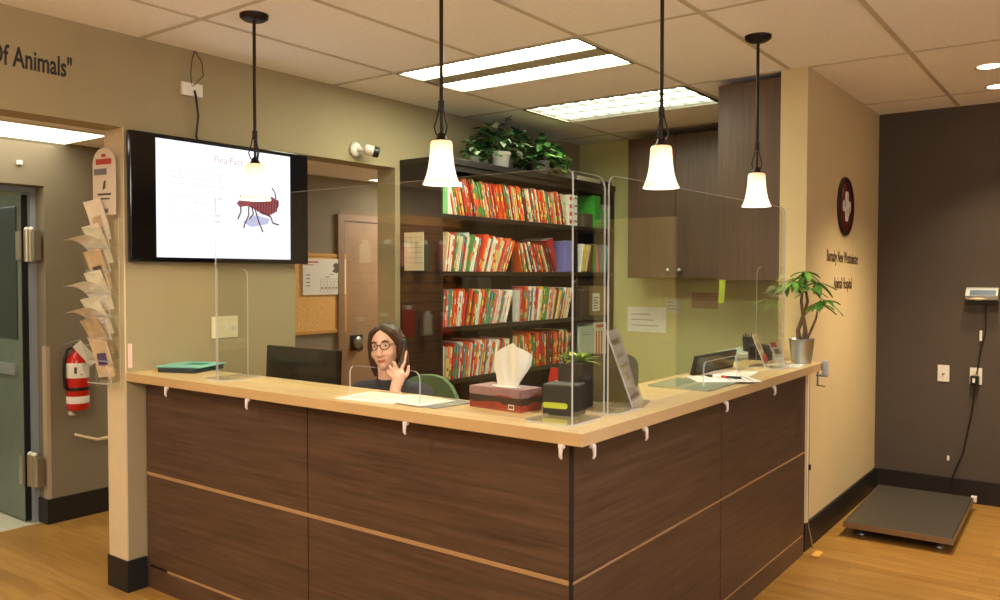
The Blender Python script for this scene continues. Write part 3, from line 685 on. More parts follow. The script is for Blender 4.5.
m = M(); m.prism([(0.08, 0.19), (0.13, 0.18), (0.18, 0.2), (0.17, 0.25), (0.12, 0.27), (0.09, 0.25), (0.105, 0.22)], 0, 0.0006, on_x(0.003)); m.ball((0.003, 0.16, 0.235), (0.001, 0.03, 0.02)); m.obj('dog_sketch', PR, t)
m = M()
for i in range(6): m.box(0.003, 0.0036, -0.05, 0.22, 0.02+i*0.022, 0.0215+i*0.022)
for i in range(8): m.box(0.003, 0.0036, -0.05+i*0.0385, -0.0485+i*0.0385, 0.02, 0.13)
for i in range(7): m.box(0.003, 0.0036, -0.04+i*0.0385, -0.02+i*0.0385, 0.05, 0.06)
for i in range(4): m.box(0.003, 0.0036, -0.2, -0.16, 0.07+i*0.03, 0.078+i*0.03)
m.box(0.003, 0.0036, -0.0, 0.06, 0.145, 0.15); m.box(0.003, 0.0036, 0.05, 0.1, 0.165, 0.17)
m.obj('date_grid', PR, t)

# ------------------------------------------------------------------ file shelf
SX = -3.52; SY0, SY1 = 4.085, 6.40
ROWS = [1.972, 1.594, 1.226, 0.874]
SHM = wood('espresso_shelf_laminate', (26, 18, 14), (42, 30, 24), (10, 10, 0.8), 2.2, 0.4)
sh = thing('file_shelf', 'tall espresso open shelving full of patient files behind the desk', 'shelf', (SX, SY0, 0))
L = SY1-SY0; DX = -0.362
m = M(); m.box(DX, 0, 0, 0.022, 0, 2.30); m.obj('side_panel', SHM, sh)
m = M(); m.box(DX, 0, L-0.022, L, 0, 2.30); m.obj('side_panel', SHM, sh)
m = M(); m.box(DX, DX+0.01, 0.022, L-.022, 0.05, 2.30); m.obj('back_panel', SHM, sh)
m = M(); m.bbox(DX, 0.012, -0.004, L+.004, 2.30, 2.345, 0.004); m.obj('top_panel', SHM, sh)
m = M(); m.box(-0.03, 0.0, 0.022, L-.022, 2.262, 2.30); m.obj('rail', SHM, sh)
for z in ROWS + [0.50, 0.12]:
    m = M(); m.bbox(DX+0.01, 0, 0.022, L-0.022, z-0.03, z, 0.002); m.obj('shelf_board', SHM, sh)
for y in (5.815-SY0,):
    m = M(); m.box(DX+0.01, -0.02, y-0.009, y+0.009, 0.12, 2.262); m.obj('divider', SHM, sh)
m = M(); m.box(DX+.01, -0.05, 4.945-SY0-.008, 4.945-SY0+.008, 0.12, ROWS[0]-.03); m.obj('divider', SHM, sh)
# sheet of paper taped to the shelf's end panel
t = thing('paper_notice', 'cream ruled sheet taped to the near end panel of the file shelf', 'paper', (-3.735, SY0, 1.60))
m = M(); m.box(-0.105, 0.07, -0.003, -0.001, 0, 0.255); m.obj('sheet', CREAM, t)
m = M()
for i in range(6): m.box(-0.095, 0.06, -0.0036, -0.003, 0.05+i*0.034, 0.0515+i*0.034)
for i in range(4): m.box(-0.09+i*0.045, -0.0885+i*0.045, -0.0036, -0.003, 0.05, 0.23)
m.obj('ruled_lines', PR, t)
# files
FC = {'red': (196, 44, 30), 'orange': (232, 96, 30), 'white': (232, 226, 212), 'cream': (222, 200, 150), 'maroon': (120, 30, 26), 'green': (92, 140, 64), 'grey': (120, 124, 128),
      'teal': (86, 150, 140), 'yellow': (230, 190, 70), 'pink': (226, 130, 110), 'brown': (112, 66, 38), 'blue': (70, 90, 140)}
FM = {k: pm('file_' + k, v, 0.55, var=0.10, scale=18) for k, v in FC.items()}
MIX = ['red']*5 + ['orange']*6 + ['white']*4 + ['cream']*3 + ['maroon']*2 + ['green']*2 + ['grey']*2 + ['teal']*1 + ['yellow']*1 + ['pink']*2 + ['brown']*2
rnd = random.Random(11)
FV = {}
def file_meshes(col, k):
    """card folder whose front edge carries coloured index tabs; foot at the origin, depth along -X"""
    if (col, k) in FV: return FV[(col, k)]
    tk = (0.009, 0.013, 0.018)[k]
    m = M(); D = 0.27; hh = 0.235
    m.box(-D, -0.001, -tk/2, -tk/2+0.0022, 0, hh, 0); m.box(-D, -0.004, tk/2-0.0022, tk/2, 0, hh-0.012, 0)
    m.box(-D, -0.006, -tk/2+.0022, tk/2-.0022, 0.003, hh-0.014-0.012*(k == 1), 1)
    m.box(-0.004, 0.0, -tk/2, tk/2, 0.0, hh-0.006, 0)
    body = m.mesh('patient_file', [FM[col], WHTP])
    mm = M(); zs = 0.02; r2 = random.Random(hash_(col)+k)
    cols = [c for c in ('white', 'red', 'orange', 'green', 'yellow', 'grey', 'teal', 'cream') if c != col]
    mats = [FM[c] for c in cols]
    while zs < hh-0.03:
        h = r2.uniform(0.018, 0.05)
        if r2.random() < 0.42: mm.box(0.0, 0.0012, -tk/2, tk/2, zs, min(zs+h, hh-0.01), r2.randrange(len(cols)))
        zs += h + 0.002
    tabs = mm.mesh('index_tab', mats)
    FV[(col, k)] = (body, tabs, tk); return FV[(col, k)]
def hash_(s): return sum(ord(c)*(i+3) for i, c in enumerate(s))
ORD = 'first second third fourth fifth sixth seventh eighth ninth tenth eleventh twelfth thirteenth fourteenth fifteenth sixteenth seventeenth eighteenth nineteenth twentieth'.split()
def file_run(row, y0, y1, lean0, lean1, where, mix=MIX, xoff=0.0, hs=1.0):
    z = ROWS[row]; y = y0; cnt = {}; y_end = y1
    while y < y_end:
        col = rnd.choice(mix); k = rnd.choice((0, 0, 0, 1, 1, 2))
        body, tabs, tk = file_meshes(col, k)
        u = (y-y0)/(y1-y0); a = R(lean0 + (lean1-lean0)*u + rnd.uniform(-2.0, 2.0))
        w = tk/math.cos(a) + rnd.uniform(0.004, 0.010)
        y += w/2
        cnt[col] = cnt.get(col, 0) + 1
        o = bpy.data.objects.new('patient_file', body); C.objects.link(o)
        dx = rnd.uniform(-0.012, 0.004)
        o.location = (SX-0.012+dx+xoff, y, z + tk/2*abs(math.sin(a)) + 0.001); o.rotation_euler = (-a, 0, 0)
        s = hs*rnd.uniform(0.93, 1.06); o.scale = (1, 1, s)
        tag(o, '%s patient file, %s %s one from left %s' % (col, ORD[cnt[col]-1], col, where), 'file', 'patient files ' + where)
        p = bpy.data.objects.new('index_tab', tabs); C.objects.link(p); p.parent = o
        y += w/2
HOT = ['red']*6 + ['orange']*8 + ['white']*2 + ['cream']*2 + ['green']*2 + ['maroon']*2 + ['grey']*2 + ['yellow']
WHI = ['white']*8 + ['red']*5 + ['orange']*4 + ['cream']*3 + ['teal']*2 + ['grey']*2 + ['pink']*2 + ['green']*2 + ['brown']
BRO = ['maroon']*5 + ['brown']*6 + ['red']*3 + ['orange']*3 + ['cream']*2 + ['white']*2
file_run(0, 4.21, 5.66, -16, -14, 'in the top shelf row', HOT, 0, 1.06)
file_run(1, 4.135, 4.81, 8, 28, 'in the second row, left bay', WHI, 0, 1.1)
file_run(1, 5.06, 5.52, -18, -30, 'in the second row, middle bay', BRO, -0.02, 1.0)
file_run(2, 4.12, 4.80, 5, 22, 'in the third row, left bay', WHI, 0, 1.02)
file_run(2, 4.97, 5.66, 5, 20, 'in the third row, middle bay', WHI + ['yellow']*3, 0, 1.05)
file_run(3, 4.12, 4.80, 4, 18, 'in the lowest visible row, left bay', WHI + ['teal', 'orange'], 0, 1.0)
file_run(3, 4.97, 5.68, -6, 8, 'in the lowest visible row, middle bay', ['red']*3 + ['maroon']*3 + ['orange']*3 + ['green']*2 + ['cream']*3 + ['brown']*2, 0, 1.06)
def binder(name, label, y, z, w, d, h, mat, rot=0, xo=0.0, spine=None, cat='binder', label_mat=None):
    t = thing(name, label, cat, (SX-0.01+xo, y, z + w/2*abs(math.sin(R(rot))) + 0.001))
    mx = Rm(R(-rot), 'X')
    m = M(); m.bbox(-d, 0, -w/2, w/2, 0, h, 0.003, 0, mx); m.obj('cover', mat, t)
    if label_mat:
        m = M(); m.box(0, 0.0015, -w/2*0.7, w/2*0.7, h*0.5, h*0.85, 0, mx); m.obj('spine_label', label_mat, t)
    m = M(); m.box(-d-0.001, -0.01, -w/2+0.004, w/2-0.004, 0.006, h+0.001, 0, mx); m.obj('pages', WHTP, t)
    return t
GRN = pm('bright_green_card', (70, 170, 60), 0.45); PGRN = pm('pale_green_card', (120, 180, 110), 0.5)
binder('ring_binder', 'light green binder at the left end of the top shelf row', 4.137, ROWS[0], 0.06, 0.28, 0.27, PGRN, 0)
binder('ring_binder', 'white binder beside the light green one in the top row', 4.186, ROWS[0], 0.026, 0.28, 0.27, WHT, -2)
binder('ring_binder', 'bright green upright binder in the top row, right bay', 6.13, ROWS[0], 0.10, 0.28, 0.27, GRN, 0)
binder('box_file', 'dull green box low in the far right corner of the top row', 6.28, ROWS[0], 0.16, 0.26, 0.15, pm('dull_green_box', (104, 150, 96), 0.5), 0, 0, None, 'box')
binder('box_file', 'grey folded stack above the dull green box in the top row', 6.295, ROWS[0]+0.152, 0.13, 0.26, 0.05, GREYP, 0, 0, None, 'box')
binder('box_file', 'small dark box left of the bright green binder', 5.97, ROWS[0], 0.16, 0.2, 0.11, pm('brown_grey_box', (96, 84, 66), 0.6), 0, 0, None, 'box')
for i in range(4):
    t = thing('small_box', 'white and red medicine carton, %s of four stacked in the top shelf row' % ('lowest', 'second', 'third', 'topmost')[i], 'box', (SX-0.012, 5.735, ROWS[0]+0.0005+i*0.062), 0, 'medicine cartons on the top row')
    m = M(); m.bbox(-0.2, 0.0, -0.058, 0.07, 0, 0.061, 0.002); m.obj('carton', WHT, t)
    m = M(); m.box(0, 0.001, -0.05, 0.02, 0.016, 0.046); m.obj('red_panel', RED, t)
    m = M(); m.box(0, 0.001, 0.03, 0.062, 0.03, 0.044); m.obj('print_line', PR, t)
binder('ring_binder', 'wide red book leaning behind the brown files in the second row', 5.53, ROWS[1], 0.10, 0.26, 0.255, pm('crimson_cover', (176, 36, 40), 0.5), -14, -0.05)
binder('ring_binder', 'purple-blue upright binder in the second row', 5.69, ROWS[1], 0.10, 0.28, 0.25, pm('periwinkle_cover', (120, 120, 186), 0.5), -3)
for i, (nm, c, y, rot, w) in enumerate((('white', 'white', 5.87, 10, 0.02), ('yellow', 'yellow', 5.905, 15, 0.018), ('white-edged cream', 'cream', 5.945, 18, 0.022), ('brown', 'brown', 6.01, 12, 0.024), ('orange-pink', 'pink', 6.15, -8, 0.03), ('dark green', 'green', 6.08, 4, 0.03), ('teal', 'teal', 6.27, 16, 0.03), ('grey', 'grey', 6.215, 8, 0.024))):
    binder('booklet', nm + ' booklet leaning in the second row, right bay', y, ROWS[1], w, 0.26, 0.235, FM[c], rot, 0, None, 'book', None)
t = thing('cardboard_box', 'brown cardboard box with a white label in the third row, right bay', 'box', (SX-0.02, 6.19, ROWS[2]+0.001))
m = M(); m.bbox(-0.3, 0, -0.17, 0.17, 0, 0.25, 0.003); m.obj('carton', pm('kraft_card', (140, 112, 70), 0.8), t)
m = M(); m.box(0, 0.001, -0.12, 0.0, 0.04, 0.19); lb = m.obj('white_label', WHTP, t)
m = M()
for i in range(5): m.box(0.001, 0.0016, -0.105, -0.02 - 0.02*(i % 2), 0.06+i*0.022, 0.069+i*0.022)
m.obj('label_print', PR, lb)
binder('box_file', 'dark upright box beside the cardboard box in the third row', 5.92, ROWS[2], 0.14, 0.26, 0.22, pm('dark_brown_box', (66, 50, 40), 0.6), 0, 0, None, 'box')
t = thing('magazine_file', 'white magazine file with red stripes in the lowest visible row', 'box', (SX-0.01, 6.16, ROWS[3]+0.001))
m = M(); m.bbox(-0.26, 0, -0.07, 0.13, 0, 0.29, 0.003); m.obj('case', WHT, t)
m = M()
for i in range(4): m.box(0, 0.001, -0.05+i*0.045, -0.03+i*0.045, 0.03, 0.22)
m.box(0, 0.001, -0.04, 0.10, 0.25, 0.275); m.obj('red_stripes', RED, t)
t = thing('document_tray', 'pale green-white paper stack standing in the lowest visible row', 'papers', (SX-0.01, 5.955, ROWS[3]+0.001))
m = M(); m.bbox(-0.26, 0, -0.115, 0.115, 0, 0.27, 0.003); m.obj('stack', pm('pale_mint_paper', (206, 220, 198), 0.7), t)
m = M(); m.box(0, 0.001, -0.06, 0.06, 0.2, 0.204); m.obj('edge_line', PR, t)
t = thing('picture_card', 'dim framed picture card leaning in the second gap behind the files', 'card', (SX-0.2, 4.75, ROWS[2]+0.001))
m = M(); m.box(-0.01, 0, -0.16, 0.16, 0, 0.33, 0, Rm(R(-3), 'Y')); m.obj('card', pm('sage_card', (92, 100, 84), 0.7), t)
m = M(); m.box(0, 0.001, -0.10, 0.02, 0.24, 0.31, 0, Rm(R(-3), 'Y')); m.obj('printed_picture', PR, t)
# on top of the shelf
STOP = 2.345
t = thing('binder_stack', 'grey flat catalogue lying on the right end of the file shelf top', 'book', (SX-0.16, 6.0, STOP))
m = M(); m.bbox(-0.14, 0.14, -0.2, 0.2, 0, 0.05, 0.003); m.obj('cover', pm('grey_green_cover', (120, 120, 104), 0.6), t)
m = M(); m.box(-0.135, 0.142, -0.19, 0.19, 0.008, 0.042); m.obj('pages', CREAM, t)
t = thing('binder_stack', 'darker catalogue lying at the far right end of the file shelf top', 'book', (SX-0.16, 6.33, STOP))
m = M(); m.bbox(-0.14, 0.14, -0.06, 0.06, 0, 0.035, 0.003); m.obj('cover', pm('dim_grey_cover', (86, 84, 76), 0.6), t)
LV = [pm('ivy_dark', (30, 62, 28), 0.45, var=0.2), pm('ivy_mid', (62, 112, 44), 0.45, var=0.2), pm('ivy_light', (140, 176, 96), 0.45, var=0.2), pm('ivy_pale', (176, 192, 160), 0.5, var=0.15)]
def leaf(m, p, d, up, l, w, mat):
    """folded, drooping, pointed leaf blade of 8 faces"""
    d = d.normalized(); sd = d.cross(up)
    sd = sd.normalized() if sd.length > 1e-4 else d.orthogonal().normalized(); n = sd.cross(d).normalized()
    vs = []
    for t_, ww in ((0, 0.05), (0.18, 0.75), (0.42, 1.0), (0.72, 0.62), (1.0, 0.02)):
        c = p + d*(l*t_) - n*(l*0.22*t_*t_)
        for s in (-1, 0, 1): vs.append(c + sd*(w/2*ww*s) + n*(0.14*w*abs(s)))
    fs = []
    for i in range(4):
        for j in range(2): a = 3*i+j; fs.append((a, a+1, a+4, a+3))
    m.add(vs, fs, mat, True)
def ivy(loc, label, pot, n, spread, hgt, seed, mats, trail=0.0, lw=(0.05, 0.085)):
    r = random.Random(seed)
    t = thing('potted_ivy', label, 'plant', loc)
    if pot: 
        m = M(); m.lathe(pot[0], 28); m.obj('pot', pot[1], t); ph = pot[2]
        m = M(); m.lathe([(0.0, ph-0.02), (pot[3], ph-0.018)], 20, cap=False); m.obj('soil', pm('potting_soil', (50, 36, 26), 0.9), t)
    else: ph = 0.0
    m = M(); st = M()
    for i in range(n):
        a = r.uniform(0, 2*PI); rr = r.random()**0.55
        tip = Vector((spread[0]*rr*math.cos(a)*0.9, spread[1]*rr*math.sin(a), ph + hgt*(1-rr*rr*0.85)*r.uniform(0.25, 1.0) - (trail*rr if r.random() < .4 else 0)))
        if i % 6 == 0:
            mid = tip*0.5 + Vector((0, 0, 0.05 + ph*0.4)); st.tube([(0, 0, ph-0.015), mid, tip], 0.003, 5)
        d = Vector((math.cos(a)*0.8 + r.uniform(-.6, .6), math.sin(a)*.8 + r.uniform(-.6, .6), r.uniform(-0.5, 0.35)))
        l = r.uniform(*lw)
        leaf(m, tip, d, Vector((r.uniform(-.4, .4), r.uniform(-.4, .4), 1)), l, l*0.72, r.choices(range(len(mats)), weights=[4, 4, 3, 2][:len(mats)])[0])
    m.obj('foliage', mats, t); st.obj('stem', pm('ivy_stem', (70, 80, 40), 0.6), t)
    return t
potw = ([(0.0, 0.0), (0.055, 0.0), (0.066, 0.09), (0.075, 0.095), (0.075, 0.115), (0.067, 0.115), (0.06, 0.10), (0.0, 0.098)], WHT, 0.11, 0.06)
potg = ([(0.0, 0.0), (0.06, 0.0), (0.075, 0.10), (0.078, 0.11), (0.07, 0.11), (0.0, 0.09)], pm('grey_ceramic', (110, 106, 96), 0.5), 0.10, 0.065)
ivy((SX-0.07, 4.83, STOP), 'variegated ivy in a white pot on top of the file shelf', potw, 150, (0.2, 0.26), 0.27, 5, [LV[0], LV[0], LV[1], LV[3]], 0.08)
ivy((SX-0.2, 5.05, STOP), 'dark trailing ivy behind the white pot on the file shelf', potg, 190, (0.2, 0.36), 0.26, 6, [LV[0], LV[0], LV[1], LV[0]], 0.05)
ivy((SX-0.08, 5.36, STOP), 'bright green trailing plant at the middle of the file shelf top', potg, 190, (0.17, 0.27), 0.20, 8, [LV[0], LV[1], LV[1], LV[2]], 0.08)
ivy((SX-0.07, 4.52, STOP), 'small low ivy sprig near the left end of the file shelf top', ([(0.0, 0.0), (0.035, 0.0), (0.045, 0.05), (0.04, 0.05), (0.0, 0.045)], potg[1], 0.05, 0.04), 34, (0.12, 0.16), 0.07, 9, [LV[0], LV[1], LV[3]], 0.03, (0.04, 0.06))

# ------------------------------------------------------------------ wall cabinets
def cabinet(loc, rz, w, d, h, label, doors, handles):
    t = thing('wall_cabinet', label, 'cabinet', loc, rz)
    m = M(); m.box(-w/2, w/2, 0.02, d, 0, h); m.obj('carcass', LAMV, t)
    dw = w/doors
    for i in range(doors):
        x0 = -w/2 + i*dw
        m = M(); m.bbox(x0+0.002, x0+dw-0.002, 0.0, 0.0195, 0.002, h-0.002, 0.0015); dd = m.obj('door', LAMV, t)
        s = handles[i]
        if s:
            hx = x0 + (dw-0.05 if s > 0 else 0.05)
            m = M(); m.tube([(hx, 0, 0.06), (hx, -0.022, 0.06)], 0.007, 10); m.lathe([(0.0, 0.018), (0.018, 0.015), (0.022, 0.006), (0.014, 0.0), (0.0, 0.0)], 16, mx=T(hx, -0.022, 0.06) @ Rm(PI/2, 'X')); m.obj('knob', STEEL, dd)
    return t
cabinet((-2.38, 6.085, 1.548), 0, 1.68, 0.335, 1.135, 'brown wood-grain wall cabinets with small metal knobs on the back wall', 4, (1, -1, 1, -1))
t = thing('wall_cabinet', 'deep brown wall cabinet whose end panel meets the cream partition', 'cabinet', (-1.54, 4.79, 1.543))
m = M(); m.box(-0.37, 0, 0.0, 1.28, 0, 1.165); m.obj('carcass', LAMV, t)
for i in range(2):
    m = M(); m.bbox(-0.39, -0.371, 0.002+i*0.64, 0.638+i*0.64, 0.002, 1.163, 0.0015); dd = m.obj('door', LAMV, t)
    m = M(); m.tube([(-0.39, 0.58+i*0.12, 0.06), (-0.415, 0.58+i*0.12, 0.06)], 0.008, 10); m.obj('knob', STEEL, dd)
# papers on the reception back wall and the lime strip
for x0, x1, z0, z1, mat, lab in ((-3.39, -3.03, 1.085, 1.30, WHTP, 'large white notice on the back wall below the cabinet doors'), (-3.03, -2.905, 1.255, 1.38, pm('pale_grey_paper', (200, 200, 184), 0.7), 'small pale card on the back wall above the large white notice'), (-2.80, -2.575, 1.30, 1.43, pm('buff_paper', (176, 146, 108), 0.7), 'buff card on the back wall below the cabinets')):
    t = thing('paper_notice', lab, 'paper', ((x0+x1)/2, 6.42, z0))
    m = M(); m.box(-(x1-x0)/2, (x1-x0)/2, -0.003, -0.001, 0, z1-z0); m.obj('sheet', mat, t)
    m = M()
    for i in range(3): m.box(-(x1-x0)*.4, (x1-x0)*(.3-.1*i), -0.0036, -0.003, (z1-z0)*(.25+.22*i), (z1-z0)*(.25+.22*i)+.006)
    m.obj('print_lines', pm('faint_print', (150, 140, 124), 0.7), t)
m = M(); m.prism([(-2.432, 1.36), (-2.392, 1.36), (-2.378, 1.546), (-2.428, 1.546)], 0, 0.003, on_y(6.083)); tag(m.obj('lime_strip', pm('lime_card', (196, 214, 52), 0.6)), 'lime green paper strip hanging from the back wall cabinets', 'paper strip')

# ------------------------------------------------------------------ desk: monitor, phone, chair
t = thing('computer_monitor', 'wide black monitor seen from behind over the left end of the counter', 'monitor', (-3.33, 2.74, 0.745))
m = M(); m.bbox(-0.265, 0.28, 0.0, 0.035, 0.12, 0.455, 0.005, 0, Rm(R(-3), 'X')); m.obj('housing', BLKG, t)
m = M(); m.box(-0.252, 0.268, 0.035, 0.037, 0.135, 0.442, 0, Rm(R(-3), 'X')); m.obj('screen', emit('dim_screen', (120, 140, 170), 0.5), t)
m = M(); m.bbox(-0.04, 0.04, -0.03, 0.0, 0.02, 0.24, 0.006); m.obj('stand_neck', BLK, t)
m = M(); m.lathe([(0.0, 0.0), (0.11, 0.0), (0.11, 0.012), (0.03, 0.022), (0.0, 0.022)], 28); m.obj('stand_foot', BLK, t)

def remesh(name, m, mats, parent, voxel, smooth=4, fac=0.5, paint=None):
    """fuse overlapping volumes into one continuous skin"""
    me = m.mesh(name + '_volumes', mats); o = bpy.data.objects.new(name + '_volumes', me); C.objects.link(o)
    r = o.modifiers.new('fuse', 'REMESH'); r.mode = 'VOXEL'; r.voxel_size = voxel; r.use_smooth_shade = True
    s = o.modifiers.new('soft', 'SMOOTH'); s.iterations = smooth; s.factor = fac
    dg = bpy.context.evaluated_depsgraph_get(); dg.update()
    me2 = bpy.data.meshes.new_from_object(o.evaluated_get(dg)); me2.name = name
    bpy.data.objects.remove(o); bpy.data.meshes.remove(me)
    me2.materials.clear()
    for q in mats: me2.materials.append(q)
    for p in me2.polygons:
        p.use_smooth = True
        p.material_index = paint(p.center) if paint else 0
    n = bpy.data.objects.new(name, me2); C.objects.link(n); n.parent = parent
    return n
def cap(m, pts, rs, n=14):
    """tapered limb with round joints"""
    m.tube(pts, list(rs), n)
    for p, r in zip(pts, rs): m.ball(p, r, 14, 8)

PO = Vector((-3.02, 3.16, 0.50))
ang = math.atan2(-0.93, 0.37)                       # she faces this way
pr = thing('person', 'receptionist in a dark grey sweater and glasses, holding a phone to her ear', 'person', PO, ang - PI/2)
# local frame: +Y forward, +X her right, so her left is -X
def P(l, f, u): return (-l, f, u)
SKIN = pm('skin', (250, 198, 176), 0.5, var=0.05, scale=30); LIP = pm('lips', (206, 112, 100), 0.5)
m = M()
# head: skull, cheeks, jaw, nose, ears
hd = Matrix.Translation(P(0, 0.15, 0.70)) @ Rm(R(7), 'Y') @ Rm(R(4), 'X')
def HP(l, f, u): return hd @ Vector((-l, f, u))
m.ball((0, -0.005, 0.02), (0.073, 0.092, 0.098), 28, 20, 0, hd)
m.ball((0, 0.028, -0.035), (0.058, 0.060, 0.075), 24, 16, 0, hd)
m.ball((0, 0.055, -0.088), (0.026, 0.026, 0.022), 16, 12, 0, hd)
for s in (-1, 1):
    m.ball((s*0.036, 0.056, -0.028), (0.026, 0.026, 0.028), 14, 10, 0, hd)
    m.ball((s*0.074, -0.01, -0.01), (0.010, 0.020, 0.032), 12, 10, 0, hd)
    m.ball((s*0.012, 0.091, -0.036), (0.010, 0.011, 0.009), 10, 8, 0, hd)
m.tube([hd @ Vector((0, 0.083, 0.02)), hd @ Vector((0, 0.097, -0.012)), hd @ Vector((0, 0.104, -0.032))], [0.008, 0.010, 0.0125], 10)
m.ball((0, 0.104, -0.034), (0.013, 0.011, 0.010), 12, 8, 0, hd)
m.ball((0, 0.074, -0.061), (0.024, 0.0145, 0.005), 14, 8, 0, hd); m.ball((0, 0.072, -0.070), (0.020, 0.0145, 0.006), 14, 8, 0, hd)
# neck and trunk
cap(m, [P(0, 0.115, 0.50), P(0, 0.135, 0.63)], [0.058, 0.054])
m.ball(P(0, 0.0, 0.02), (0.165, 0.125, 0.13)); m.ball(P(0, 0.04, 0.20), (0.138, 0.10, 0.16)); m.ball(P(0, 0.08, 0.37), (0.155, 0.105, 0.14))
cap(m, [P(-0.165, 0.09, 0.455), P(0, 0.10, 0.48), P(0.165, 0.09, 0.455)], [0.058, 0.065, 0.058])
LA = [P(0.175, 0.095, 0.445), P(0.185, 0.33, 0.285), P(0.105, 0.30, 0.505)]
RA = [P(-0.175, 0.095, 0.445), P(-0.235, 0.20, 0.25), P(-0.10, 0.40, 0.285)]
for A in (LA, RA):
    cap(m, [A[0], tuple((Vector(A[0])+Vector(A[1]))/2), A[1]], [0.052, 0.047, 0.042])
    cap(m, [A[1], tuple(Vector(A[1]).lerp(Vector(A[2]), .4)), A[2]], [0.042, 0.040, 0.027])
for s in (-1, 1):
    cap(m, [P(s*0.095, 0.02, 0.02), P(s*0.12, 0.25, 0.03), P(s*0.13, 0.44, 0.0)], [0.088, 0.078, 0.060])
    cap(m, [P(s*0.13, 0.44, 0.0), P(s*0.13, 0.42, -0.16), P(s*0.13, 0.42, -0.42)], [0.058, 0.054, 0.036])
    cap(m, [P(s*0.13, 0.40, -0.455), P(s*0.135, 0.50, -0.472), P(s*0.14, 0.58, -0.476)], [0.034, 0.030, 0.022])
# left hand closed round the handset at her ear
hw = Vector(P(0.105, 0.30, 0.505))
pa = Vector(P(0.112, 0.258, 0.575))
cap(m, [tuple(hw), tuple(hw.lerp(pa, .5)), tuple(pa)], [0.027, 0.030, 0.030]); m.ball(tuple(hw.lerp(pa, .75)), (0.026, 0.036, 0.038))
FS = [([P(0.118, 0.250, 0.598), P(0.124, 0.222, 0.640), P(0.126, 0.200, 0.688)], [0.0100, 0.0090, 0.0072]),      # straight first finger along the cheek
      ([P(0.106, 0.266, 0.602), P(0.092, 0.272, 0.630), P(0.076, 0.250, 0.640)], [0.0100, 0.0095, 0.0080]),
      ([P(0.095, 0.278, 0.588), P(0.077, 0.284, 0.610), P(0.062, 0.262, 0.620)], [0.0100, 0.0095, 0.0080]),
      ([P(0.086, 0.284, 0.570), P(0.066, 0.288, 0.588), P(0.053, 0.268, 0.598)], [0.0092, 0.0088, 0.0075]),
      ([P(0.128, 0.258, 0.555), P(0.143, 0.228, 0.582), P(0.140, 0.206, 0.615)], [0.0115, 0.0100, 0.0082])]      # thumb from the side of the palm
for pts, rs in FS: cap(m, pts, rs, 10)
# right hand resting on the desk
rw = Vector(P(-0.10, 0.40, 0.285)); rp_ = Vector(P(-0.07, 0.47, 0.275))
cap(m, [tuple(rw), tuple(rp_)], [0.026, 0.028])
for i in range(4):
    b0 = Vector(P(-0.095+i*0.019, 0.485, 0.272)); ln = (0.058, 0.068, 0.072, 0.062)[i]
    cap(m, [tuple(b0), tuple(b0+Vector((0, ln*.55, 0.008))), tuple(b0+Vector((0, ln, -0.010)))], [0.010, 0.009, 0.007], 10)
cap(m, [P(-0.045, 0.45, 0.275), P(-0.02, 0.475, 0.27), P(-0.012, 0.505, 0.264)], [0.012, 0.0105, 0.008], 10)
hinv = hd.inverted()
def face_paint(c):
    q = hinv @ c
    if q.y > 0.064 and abs(q.x) < 0.021 and -0.0735 + 6*q.x*q.x < q.z < -0.0605 + 8*q.x*q.x: return 1
    return 0
remesh('body', m, [SKIN, LIP], pr, 0.0048, 3, 0.5, face_paint)
# face details
EW = pm('eye_white', (232, 226, 218), 0.3); IR = pm('brown_iris', (50, 34, 24), 0.3); BRW = pm('eyebrow_hair', (66, 44, 32), 0.8)
for s in (-1, 1):
    m = M(); m.ball((s*0.030, 0.0765, 0.010), (0.0125, 0.008, 0.0058), 14, 10, 0, hd); e = m.obj('eye', EW, pr)
    m = M(); m.ball((s*0.030, 0.0825, 0.010), (0.0056, 0.0032, 0.0052), 12, 8, 0, hd); m.obj('iris', IR, e)
    m = M(); m.tube([hd @ Vector((s*0.014, 0.090, 0.028)), hd @ Vector((s*0.030, 0.089, 0.034)), hd @ Vector((s*0.048, 0.078, 0.028))], [0.003, 0.0036, 0.002], 8); m.obj('eyebrow', BRW, pr)
GM = pm('dark_glasses_frame', (34, 26, 26), 0.3)
m = M()
for s in (-1, 1):
    ring = [hd @ Vector((s*0.032+0.0245*math.cos(a)*(1 if True else 1), 0.100-0.10*max(0, abs(s*0.032+0.0245*math.cos(a))-0.03)*1.6, 0.008+0.0185*math.sin(a))) for a in [2*PI*i/20 for i in range(21)]]
    m.tube(ring, 0.0022, 6, caps=False)
    m.tube([hd @ Vector((s*0.057, 0.096, 0.014)), hd @ Vector((s*0.078, 0.05, 0.012)), hd @ Vector((s*0.080, -0.01, 0.005))], 0.002, 6)
m.tube([hd @ Vector((-0.008, 0.101, 0.012)), hd @ Vector((0, 0.105, 0.014)), hd @ Vector((0.008, 0.101, 0.012))], 0.0022, 6)
m.obj('glasses', GM, pr)
